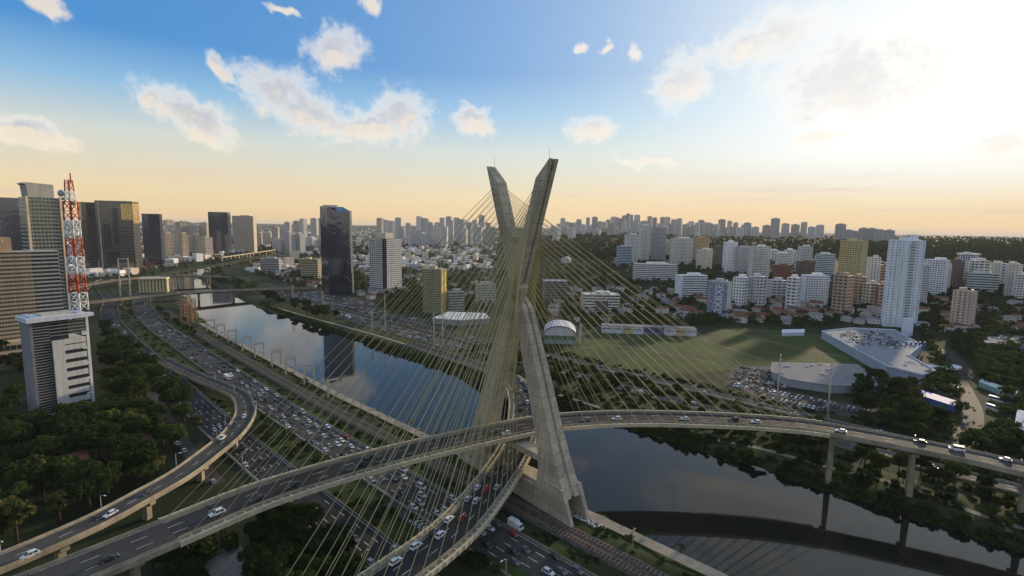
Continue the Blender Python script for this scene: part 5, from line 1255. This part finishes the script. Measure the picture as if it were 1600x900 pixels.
CLEAR = [[G(*q)[:2] for q in z_] for z_ in (((865, 556), (900, 515), (1085, 520), (1150, 508), (1290, 516), (1395, 575), (1210, 575), (1120, 585), (1020, 592)),
  ((1200, 560), (1345, 562), (1395, 610), (1230, 604), (1200, 590)), ((1140, 565), (1210, 568), (1240, 610), (1375, 640), (1345, 660), (1205, 636), (1130, 605)), ((1278, 522), (1330, 508), (1400, 510), (1450, 538), (1475, 590), (1385, 578)),
  ((430, 455), (480, 450), (590, 466), (610, 488), (705, 503), (695, 517), (560, 494)), ((670, 500), (700, 484), (765, 486), (770, 502)), ((1448, 520), (1476, 530), (1545, 605), (1575, 640), (1540, 680), (1470, 705), (1450, 700), (1510, 650), (1490, 600)))]
wood('woodland', 'dark tree cover filling the gaps between the mid distance buildings', [(-60, 330, 385, 440, 520), (330, 500, 388, 456, 1000), (552, 580, 400, 452, 120), (600, 850, 385, 485, 1500), (845, 1000, 392, 508, 800), (1000, 1300, 408, 508, 1000), (1300, 1460, 430, 520, 420), (1440, 1680, 455, 600, 1350), (1340, 1600, 600, 712, 260), (1600, 1720, 600, 760, 140)], 130, .8, LEAF_D, (.8, 1.5), 31)
wood('hillside_forest', 'continuous forest over the distant hills', [(780, 1680, 360, 404, 7600), (1380, 1690, 371, 460, 2600), (552, 605, 366, 400, 260), (600, 780, 362, 388, 420), (400, 500, 385, 400, 160)], 36, 1.6, LEAF_D, (1.0, 1.8), 41, False)
# ------------------------------------------------------------------ vehicles
CARCOL = {'white': (.70, .70, .70), 'silver': (.42, .43, .44), 'black': (.022, .022, .025), 'grey': (.13, .135, .14), 'red': (.30, .025, .02), 'blue': (.03, .06, .18)}
def paint(c):
    m = mat('paint_'+c, CARCOL[c], .45, .05, .8); return m
def car_meshes(L, W, H, hood, kind, pm):
    """body with hood and boot, glasshouse with painted roof, wheel"""
    b_ = MB(); bw = W/2; zb = .28; zs = H*.58
    prof = [(-L/2, .45), (-L/2, zs*.88), (-L/2+hood*.7, zs), (L/2-hood, zs), (L/2-.25, zs*.80), (L/2, .50), (L/2-.05, zb), (-L/2+.05, zb)]
    rings = [[(x, y*bw*(1.0 if abs(y) < 1 else .96), z) for x, z in prof] for y in (-1, -.93, .93, 1)]
    b_.loft(rings, True, True)
    c0, c1 = -L/2+hood*.35, L/2-hood*1.02; r0, r1 = c0+(.35 if kind != 'van' else .1), c1-.75
    P0 = [(c0, -bw*.93, zs-.02), (c1, -bw*.93, zs-.02), (c1, bw*.93, zs-.02), (c0, bw*.93, zs-.02)]; P1 = [(r0, -bw*.76, H-.06), (r1, -bw*.76, H-.06), (r1, bw*.76, H-.06), (r0, bw*.76, H-.06)]
    g_ = MB(); g_.loft([P0, P1], True, True)
    b_.loft([[(p[0], p[1], p[2]) for p in P1], [(p[0]*.97, p[1]*.96, H) for p in P1]], True, True)
    for sx in (-1, 1):
        for fx in (.0, .5, 1.0):
            a = np.array(P0[0])*(1-fx)+np.array(P0[1])*fx; t_ = np.array(P1[0])*(1-fx)+np.array(P1[1])*fx; a[1] *= -sx; t_[1] *= -sx; b_.beam(a, t_, .09, .09)
    wh = MB(); wh.tube((0, -.11, 0), (0, .11, 0), .32, n=12); wh.tube((0, -.125, 0), (0, .125, 0), .19, n=10, m=1)
    lt = MB(); lt.box((0, 0, 0), (.10, .38, .16))
    return b_, g_, wh, lt
CARGLASS = glassmat('car_window_glass', (.03, .035, .04), 0.0, .35)
CARK = {'hatchback': (3.9, 1.72, 1.48, .95, 'hatch'), 'sedan': (4.5, 1.78, 1.45, 1.15, 'sedan'), 'suv': (4.4, 1.85, 1.68, 1.0, 'suv'), 'van': (5.2, 2.0, 2.25, .75, 'van')}
CME = {}
for kd, (L_, W_, H_, hd_, kk) in CARK.items():
    b_, g_, wh, lt = car_meshes(L_, W_, H_, hd_, kk, None)
    full = MB(); full.v = list(b_.v); full.f = list(b_.f); full.mi = [0]*len(b_.f); full.sm = list(b_.sm)
    def app(src, m, dx=0, dy=0, dz=0):
        i = len(full.v); full.v += [(v[0]+dx, v[1]+dy, v[2]+dz) for v in src.v]; full.f += [tuple(q+i for q in f) for f in src.f]; full.mi += [m]*len(src.f); full.sm += src.sm
    app(g_, 1)
    wp_ = [(sx*L_*.31, sy*(W_/2-.10), .32) for sx in (-1, 1) for sy in (-1, 1)]
    for q in wp_: app(wh, 2, *q)
    for sy in (-1, 1): app(lt, 3, L_/2-.05, sy*(W_/2-.30), H_*.43); app(lt, 4, -L_/2+.02, sy*(W_/2-.30), H_*.45)
    CME[kd] = dict(parts={c: b_.mesh('car_body', paint(c)) for c in CARCOL}, glass=g_.mesh('car_glass', CARGLASS), wheel=wh.mesh('wheel', [RUBBER, STEEL]), head=lt.mesh('headlight', LAMPG), tail=lt.mesh('tail_light', TAILR),
                   full={c: full.mesh('car', [paint(c), CARGLASS, RUBBER, LAMPG, TAILR]) for c in CARCOL}, wp=wp_, L=L_, W=W_, H=H_, raw=full)
CARS = []          # x, y, z, heading, colour, kind, phrase
def pickc(): return random.choices(list(CARCOL), [22, 24, 33, 15, 4, 2])[0]
def pickk(): return random.choices(list(CARK), [40, 34, 20, 6])[0]
def lane_cars(dl, s0, s1, lo, hi, sgn, phrase, z=.12):
    s = s0+random.uniform(0, hi)
    while s < s1:
        p = SD(s, dl+random.uniform(-.2, .2), z); q = SD(s+4, dl, z); hd = math.atan2(q[1]-p[1], q[0]-p[0])+(math.pi if sgn < 0 else 0)
        CARS.append((p[0], p[1], p[2], hd+random.uniform(-.02, .02), pickc(), pickk(), phrase)); s += random.uniform(lo, hi)
for k in range(5):
    dl = 112.5+19/5*(k+.5)
    for s0_, s1_, lo_, hi_ in ((60, 250, 8, 22), (250, 450, 9, 27), (450, 1000, 12, 46)): lane_cars(dl, max(s0_, 150) if dl < 117.5 else s0_, s1_, lo_, hi_, -1, 'in the jammed lanes beside the railway', .12)
for k in range(5): lane_cars(79+3.3*(k+.5), 70, 800, 32, 110, -1, 'on the dark carriageway that runs under the ramp', .10)
for k in range(6): lane_cars(294+23/6*(k+.5), 352, 900, 9, 24, 1, 'in the jammed lanes of the far bank', .14)
for k in range(5): lane_cars(327+19/5*(k+.5), 352, 900, 20, 60, 1, 'on the outer far bank carriageway', .14)
for k in range(3): lane_cars(308+11/3*(k+.5), -40, 345, 22, 70, 1, 'on the narrow road between the wooded bank and the field', .14)
for k in range(2): lane_cars(341+4.5*(k+.5), -40, 345, 25, 80, 1, 'on the road along the edge of the field', .14)
def on_deck(Q, px, c, kd, phrase, rev=False, lane=0.0):
    z = float(np.median(Q[:, 2])); p = G(*px, z)
    for _ in range(3): i = nearest(Q, p); p = G(*px, Q[i][2])
    i = min(max(nearest(Q, p), 1), len(Q)-2); t_ = Q[i+1]-Q[i-1]; hd = math.atan2(t_[1], t_[0])+(math.pi if rev else 0)
    N = normals2(Q)[i]; o_ = float(np.clip(np.dot(p[:2]-Q[i][:2], N), -4.3, 4.3)); q = Q[i][:2]+N*o_
    CARS.append((q[0], q[1], Q[i][2]+.03, hd, c, kd, phrase))
UA = 'on the upper bridge deck'; LB = 'on the lower bridge deck'; RP = 'on the curling ramp'; VA = 'on the approach viaduct past the far bank'
for px, c, kd in (((335, 806), 'white', 'suv'), ((465, 758), 'black', 'hatchback'), ((405, 781), 'black', 'sedan'), ((575, 717), 'black', 'sedan'), ((557, 729), 'black', 'hatchback'), ((775, 675), 'grey', 'sedan'), ((802, 683), 'white', 'hatchback'), ((920, 658), 'grey', 'suv'), ((965, 656), 'white', 'suv'), ((1069, 656), 'white', 'hatchback'), ((1149, 656), 'black', 'sedan'), ((1184, 661), 'white', 'sedan')): on_deck(DA[ia0:ia1+1], px, c, kd, UA, True)
for px, c, kd in (((1314, 675), 'white', 'sedan'), ((1440, 692), 'black', 'sedan'), ((1500, 705), 'white', 'van'), ((1563, 714), 'white', 'hatchback')): on_deck(DA[ia1:], px, c, kd, VA, True)
CARS.append((*DA[ia0-5][:2]+normals2(DA)[ia0-5]*-2, DA[ia0-5][2]+.03, math.atan2(DA[ia0-4][1]-DA[ia0-5][1], DA[ia0-4][0]-DA[ia0-5][0]), 'black', 'sedan', 'on the worn viaduct joining the upper deck'))
for px, c, kd in (((617, 880), 'white', 'sedan'), ((647, 854), 'white', 'suv'), ((686, 840), 'white', 'suv'), ((700, 809), 'white', 'sedan'), ((720, 813), 'red', 'hatchback'), ((745, 783), 'silver', 'sedan'), ((730, 779), 'silver', 'hatchback'), ((743, 765), 'white', 'hatchback'), ((775, 765), 'silver', 'hatchback'), ((758, 768), 'red', 'sedan'), ((768, 742), 'grey', 'sedan'), ((788, 728), 'black', 'sedan'), ((670, 833), 'black', 'hatchback'), ((816, 597), 'white', 'hatchback'), ((813, 612), 'silver', 'sedan'), ((824, 630), 'white', 'suv'), ((814, 640), 'black', 'sedan'), ((821, 611), 'black', 'sedan')): on_deck(DB[ib0:ib1+1], px, c, kd, LB, False)
for px, c, kd in (((45, 871), 'white', 'suv'), ((174, 804), 'white', 'sedan'), ((230, 771), 'black', 'hatchback'), ((346, 687), 'white', 'suv'), ((366, 666), 'black', 'suv'), ((381, 653), 'white', 'hatchback')): on_deck(RQ, px, c, kd, RP, True)
def lot(px, n_, phrase, sp=(2.7, 6.2), z=.14):
    P = [G(*q, z)[:2] for q in px]; o_ = np.mean(P, 0); out = []
    for i in range(-60, 60):
        for j in range(-40, 40):
            if j % 3 == 2: continue
            x, y = o_+ES*i*sp[0]+ED*j*sp[1]
            if pip(x, y, P) and random.random() < .8: out.append((x, y, z, math.atan2(ED[1], ED[0])+(math.pi if j % 2 else 0), pickc(), pickk(), phrase))
    random.shuffle(out); CARS.extend(out[:n_])
lot(((1148, 574), (1202, 574), (1232, 610), (1365, 640), (1345, 652), (1215, 630), (1140, 602)), 210, 'parked in the packed car park by the grey warehouse')
lot(((1432, 592), (1468, 588), (1497, 605), (1483, 617), (1442, 610)), 26, 'parked at the foot of the shopping hall')
lot(((445, 460), (480, 455), (580, 473), (600, 490), (690, 506), (560, 490)), 300, 'parked in the storage yard past the far bank')
lot(((1310, 522), (1335, 517), (1385, 520), (1415, 538), (1400, 548), (1350, 540)), 90, 'parked on the roof of the white shopping hall', z=8.1)
sline = [SD(s, 65.0, .1) for s in np.arange(238, 330, 6.2)]
for p in sline:
    if random.random() < .5: CARS.append((p[0], p[1], .1, math.atan2(ES[1], ES[0]), pickc(), pickk(), 'parked along the service road by the grove'))
CARS.sort(key=lambda c: math.hypot(c[0], c[1]))
traffic = {}
for i, (x, y, z, hd, c, kd, ph) in enumerate(CARS):
    r_ = math.hypot(x, y); k = CME[kd]; nm = 'van' if kd == 'van' else 'car'
    if i < 296:
        lb = '%s %s %s' % (c, {'suv': 'tall estate car', 'van': 'panel van', 'sedan': 'saloon car', 'hatchback': 'hatchback car'}[kd], ph); gr = '%s %ss %s' % (c, kd, ph)
        if r_ < 250:
            root = thing(nm, lb, nm, (x, y, z), hd, gr); bo = link('body', k['parts'][c], root); link('window_glass', k['glass'], bo)
            for q in k['wp']: link('wheel', k['wheel'], root, q)
            for sy in (-1, 1): link('headlight', k['head'], root, (k['L']/2-.03, sy*(k['W']/2-.30), k['H']*.43)); link('tail_light', k['tail'], root, (-k['L']/2+.0, sy*(k['W']/2-.30), k['H']*.45))
        else: tag(link(nm, k['full'][c], None, (x, y, z), hd), lb, nm, gr)
    else: traffic.setdefault(ph, []).append((x, y, z, hd, c, kd))
ckeys = list(CARCOL)
for ph, lst in traffic.items():
    mb = MB()
    for (x, y, z, hd, c, kd) in lst:
        k = CME[kd]; m = ckeys.index(c); ca, sa = math.cos(hd), math.sin(hd)
        mb.box((x, y, z+.55), (k['L'], k['W'], .7), hd, m); mb.box((x-ca*.25, y-sa*.25, z+1.12), (k['L']*.55, k['W']*.9, k['H']-.85), hd, 6, .82); mb.box((x-ca*.25, y-sa*.25, z+k['H']-.22), (k['L']*.40, k['W']*.68, .08), hd, m)
    tag(mb.build('distant_traffic' if 'parked' not in ph else 'parked_cars', [paint(c) for c in ckeys]+[CARGLASS]), 'mass of tiny cars '+ph, 'traffic', kind='stuff')
# white trucks and buses
def boxtruck(name, label, p, hd, L_=9.0, bus=False):
    root = thing(name, label, 'bus' if bus else 'truck', p, hd)
    mb = MB(); mb.box((-.9 if not bus else 0, 0, 1.95), (L_-2.2 if not bus else L_, 2.4, 2.5 if not bus else 2.6)); mb.build('cargo_box' if not bus else 'body', WHITE, root)
    if not bus:
        mb = MB(); mb.loft([[(L_/2-2.1, -1.15, .6), (L_/2, -1.15, .6), (L_/2, 1.15, .6), (L_/2-2.1, 1.15, .6)], [(L_/2-2.1, -1.15, 1.6), (L_/2, -1.15, 1.6), (L_/2, 1.15, 1.6), (L_/2-2.1, 1.15, 1.6)], [(L_/2-2.1, -1.05, 2.6), (L_/2-.5, -1.05, 2.6), (L_/2-.5, 1.05, 2.6), (L_/2-2.1, 1.05, 2.6)]]); mb.build('cab', paint('white'), root, fix=True)
        mb = MB(); mb.box((L_/2-.22, 0, 2.05), (.4, 2.0, .7)); mb.build('windscreen', DARKGLASS, root)
    else:
        mb = MB(); mb.box((0, 0, 2.25), (L_*.94, 2.44, .9)); mb.box((L_/2-.05, 0, 2.1), (.2, 2.1, 1.3)); mb.build('window_band', DARKGLASS, root)
    mb = MB(); mb.box((0, 0, .62), (L_*.95, 1.2, .3)); mb.build('chassis', RUST, root)
    for sx in (-.33, .33):
        for sy in (-1, 1):
            m2 = MB(); m2.tube((L_*sx, sy*1.0, .5), (L_*sx, sy*1.22, .5), .5, n=12); m2.build('wheel', RUBBER, root)
hdE = math.atan2(-ES[1], -ES[0])
boxtruck('truck', 'white box truck in the jam near the ramp mouth', SD(395, 118.2, .13), hdE)
boxtruck('truck', 'white box truck on the dark carriageway beside the grove', SD(430, 84, .11), hdE)
boxtruck('truck', 'white box truck in the lane next to the railway below the tower', SD(*sd_of(*G(805, 826)[:2]), .13), hdE, 6.5)
boxtruck('bus', 'white bus parked on the curving road nearest its green walled yard', G(1560, 628, .15), 1.9, 11, True)
boxtruck('bus', 'white bus following another on the curving road', G(1556, 642, .15), 1.75, 11, True)
boxtruck('bus', 'white bus in the far bank jam below the glass wedge tower', SD(560, 300, .15), hdE+math.pi, 11, True)

# ------------------------------------------------------------------ riverside frames, poles, far bridges
for i, s in enumerate((307, 344, 377, 405, 443, 474, 514, 550, 585)):
    p = SD(s, 157); root = thing('portal_frame', 'concrete riverside portal frame with insulators on its beam', 'frame', p, math.atan2(ED[1], ED[0]), 'portal frames along the railway')
    for sx in (-3.6, 3.6):
        mb = MB(); mb.box((sx, 0, 5.8), (.95, .95, 11.8)); mb.build('leg', CONC_L, root)
    mb = MB(); mb.box((0, 0, 11.6), (8.6, .8, 1.1)); mb.build('beam', CONC_L, root)
    for q in range(6):
        m2 = MB(); m2.tube((-3.6+q*1.44, 0, 12.1), (-3.6+q*1.44, 0, 13.6), .22, .14, 6); m2.build('insulator', RUST, root)
ORANGE = mat('sun_orange_steel', (.46, .22, .08), .7, .2)  # orange of the low sun painted into the rusty lattice steel
for i, (s, d) in enumerate(((650, 152), (668, 160), (690, 153), (708, 163))):
    p = SD(s, d); root = thing('lattice_trestle', 'orange brown lattice trestle standing in the cluster at the railway curve', 'trestle', (p[0], p[1], 0), .8, 'lattice trestles at the railway curve')
    lattice(root, 0, 0, 0, 22+3*(i % 2), 4.5, 3.5, 4, [ORANGE], 'lattice_section', .2)
    for q in range(3):
        m2 = MB(); m2.beam((-5, 0, 12+q*4), (5, 0, 12+q*4), .4, .4); m2.build('cross_arm', CONC_L, root)
def pole(p, h, label, group, arms=3, r=.55, wide=5.5, rz=0.0):
    root = thing('power_pole', label, 'pole', (p[0], p[1], float(ground(p[0], p[1]))), rz, group)
    mb = MB(); mb.tube((0, 0, -.5), (0, 0, h), r, r*.45, 8); mb.build('shaft', CONC_L, root)
    for q in range(arms):
        m2 = MB(); m2.box((0, 0, h-1.2-q*2.6), (wide, .25, .3)); a = m2.build('cross_arm', CONC_L, root)
        m3 = MB()
        for sx in (-1, -.5, .5, 1): m3.tube((wide/2*sx*.95, 0, h-1.1-q*2.6), (wide/2*sx*.95, 0, h-2.1-q*2.6), .13, n=5)
        m3.build('insulator', RUST, a)
for q, h in (((470, 281), 24), ((460, 291), 24), ((362, 282), 36), ((358, 289), 36)): pole(SD(*q), h, 'tall concrete power pole of the pairs on the far bank upstream of the bridge tower', 'power poles on the far bank', 3, .55, 5, .82)
for q, h in (((90, 330+18), 36), ((62, 347+3), 36), ((600, 287), 30), ((690, 284), 30), ((560, 352), 26)):
    pole(SD(*q), h, 'lone tall concrete power pole beside the far carriageways', 'lone power poles', 3, .6, 5, .82)
for s in (500, 640): pole(SD(s, 153.5), 12, 'small pole on the railway embankment', 'railway poles', 1, .2, 3, .82)
for s in np.arange(40, 300, 42): pole(SD(s, 152.6), 9, 'slim overhead line mast beside the railway tracks', 'overhead line masts', 1, .16, 3.2, .82)
def lamp(p, h, hd, label, group):
    root = thing('street_lamp', label, 'street lamp', p, hd, group)
    mb = MB(); mb.tube((0, 0, -.2), (0, 0, h), .11, .07, 6); mb.tube((0, 0, h), (1.8, 0, h+.35), .06, .05, 5); mb.build('post', STEEL, root)
    mb = MB(); mb.box((2.0, 0, h+.34), (.9, .34, .16)); mb.build('lamp_head', LAMPG, root)
aE = math.atan2(ED[1], ED[0])
for s in np.arange(100, 520, 34): lamp(SD(s, 76.6), 11, aE, 'street lamp along the grove side of the dark carriageway', 'lamps along the carriageway')
for s in np.arange(60, 420, 40): lamp(SD(s, 106.4), 11, aE+math.pi, 'street lamp on the strip between the two near carriageways', 'lamps between the carriageways')
for s in np.arange(-20, 420, 38): lamp(SD(s, 320.6 if s < 350 else 321, .1), 12, aE+math.pi, 'street lamp along the far bank carriageway', 'lamps along the far bank')
for k in (nearest(RQ, (-150, 142)), nearest(RQ, (-140, 170)), nearest(RQ, (-136, 205)), nearest(RQ, (-141, 255))):
    N = normals2(RQ)[k]; q = RQ[k][:2]+N*6.4; lamp((q[0], q[1], float(ground(q[0], q[1]))), 15, math.atan2(-N[1], -N[0]), 'tall street lamp rising beside the curling ramp', 'lamps beside the ramp')
# far road bridges
def far_bridge(pts, label, hw, col_=True):
    Q = spline(pts, 6); o_ = deck(Q, hw, hw-1.0, None, 4, 'road_bridge', ribs=False, bright=True, surf=ASPH_L); tag(o_, label, 'bridge')
    for k in range(6, len(Q)-3, 8): pier(o_, Q, k, 4, 4, 2*hw-4)
    return o_
far_bridge([(*G(60, 482, 6)[:2], 4), (*G(140, 473, 8)[:2], 8), (*G(220, 465, 8)[:2], 9), (*G(300, 458, 9)[:2], 10), (*G(400, 452, 8)[:2], 8), (*G(490, 449, 5)[:2], 4)], 'pale road bridge crossing the river nearest the lattice trestles', 7)
far_bridge([(*G(100, 452, 4)[:2], 3), (*G(140, 444, 8)[:2], 8), (*G(190, 436, 12)[:2], 11), (*G(260, 431, 12)[:2], 12), (*G(340, 432, 9)[:2], 9), (*G(385, 438, 4)[:2], 4)], 'humped golden lit road bridge farther up the river', 8)
p = SD(954, 157-shift(954)); root = thing('ladder_pylon', 'tall pale ladder shaped pylon above the far road bridge', 'pylon', (p[0], p[1], 0), .5)
for sx in (-6, 6):
    mb = MB(); mb.box((sx, 0, 29), (2.0, 2.0, 58), 0, 0, .7); mb.build('leg', CONC_L, root)
for q in range(6):
    m2 = MB(); m2.box((0, 0, 18+q*7.6), (11, 1.0, 1.0)); m2.build('rung', CONC_L, root)
pole(SD(961, 275-shift(961)), 28, 'thin pale pole rising from the far road bridge', None, 0, .7)
# row of pale slabs on the far bank skyline: distant apartment wall
a0, a1 = gp(345, 408), gp(430, 398); c = (a0+a1)/2
root = thing('elevated_railway', 'long pale elevated line on rows of columns beyond the river bend', 'viaduct', (c[0], c[1], 0), math.atan2(a1[1]-a0[1], a1[0]-a0[0])); Lw = np.linalg.norm((a1-a0)[:2])
mb = MB(); mb.box((0, 0, 14), (Lw, 8, 2)); mb.build('deck', CONC_L, root)
for q in range(16):
    m2 = MB(); m2.box((Lw*(q/15-.5)*.97, 0, 6.5), (3, 4, 13)); m2.build('column', CONC_L, root)
# white rubble by the tower foot
mb = MB()
for _ in range(240):
    s = random.uniform(96, 122); p = SD(s, random.uniform(154.6, 157.4), .35); k = random.uniform(.15, .7); mb.box((p[0], p[1], p[2]+k*.2), (k, k*random.uniform(.5, 1.4), k*.6), random.uniform(0, 3), 0, random.uniform(.5, 1))
tag(mb.build('rubble', wallmat((.48, .47, .45))), 'scatter of white rubble between the railway and the path', 'rubble', kind='stuff')
# planted median where the near carriageways part
Q = np.array([SD(s, 105.0+5.2*min(1, (146-s)/40)+1.5, .17) for s in np.arange(145, -60, -6)]); wv = np.array([min(1, (146-s)/40)*5.6+.3 for s in np.arange(145, -60, -6)])
mb = MB(); A = off(Q, wv); B = off(Q, -wv); i = mb.add(A); j = mb.add(B)
for k in range(len(Q)-1): mb.face((i+k, j+k, j+k+1, i+k+1))
tag(mb.build('planted_median', GRASS, fix=True), None, None, kind='structure')
for _ in range(26):
    s = random.uniform(40, 122); p = SD(s, random.uniform(106, 114)); put_tree(p[0], p[1], random.uniform(.8, 1.5), 'shrub in the planted median under the lower deck', 'median shrubs', None, 'shrub')

# ------------------------------------------------------------------ haze
HZ = bpy.data.materials.new('haze_air'); HZ.use_nodes = True; t = NT(HZ.node_tree)
v = t.n('ShaderNodeVolumePrincipled'); v.inputs['Color'].default_value = (.92, .91, .90, 1); v.inputs['Density'].default_value = 3.2e-5; v.inputs['Anisotropy'].default_value = 0.0
o = t.n('ShaderNodeOutputMaterial'); t.nt.links.new(v.outputs[0], o.inputs['Volume'])
mb = MB(); mb.box2(-26500, 26500, -26500, 26500, -9, 190)
hz_o = tag(mb.build('haze', HZ), 'thin evening haze over the whole valley', 'haze', kind='stuff')
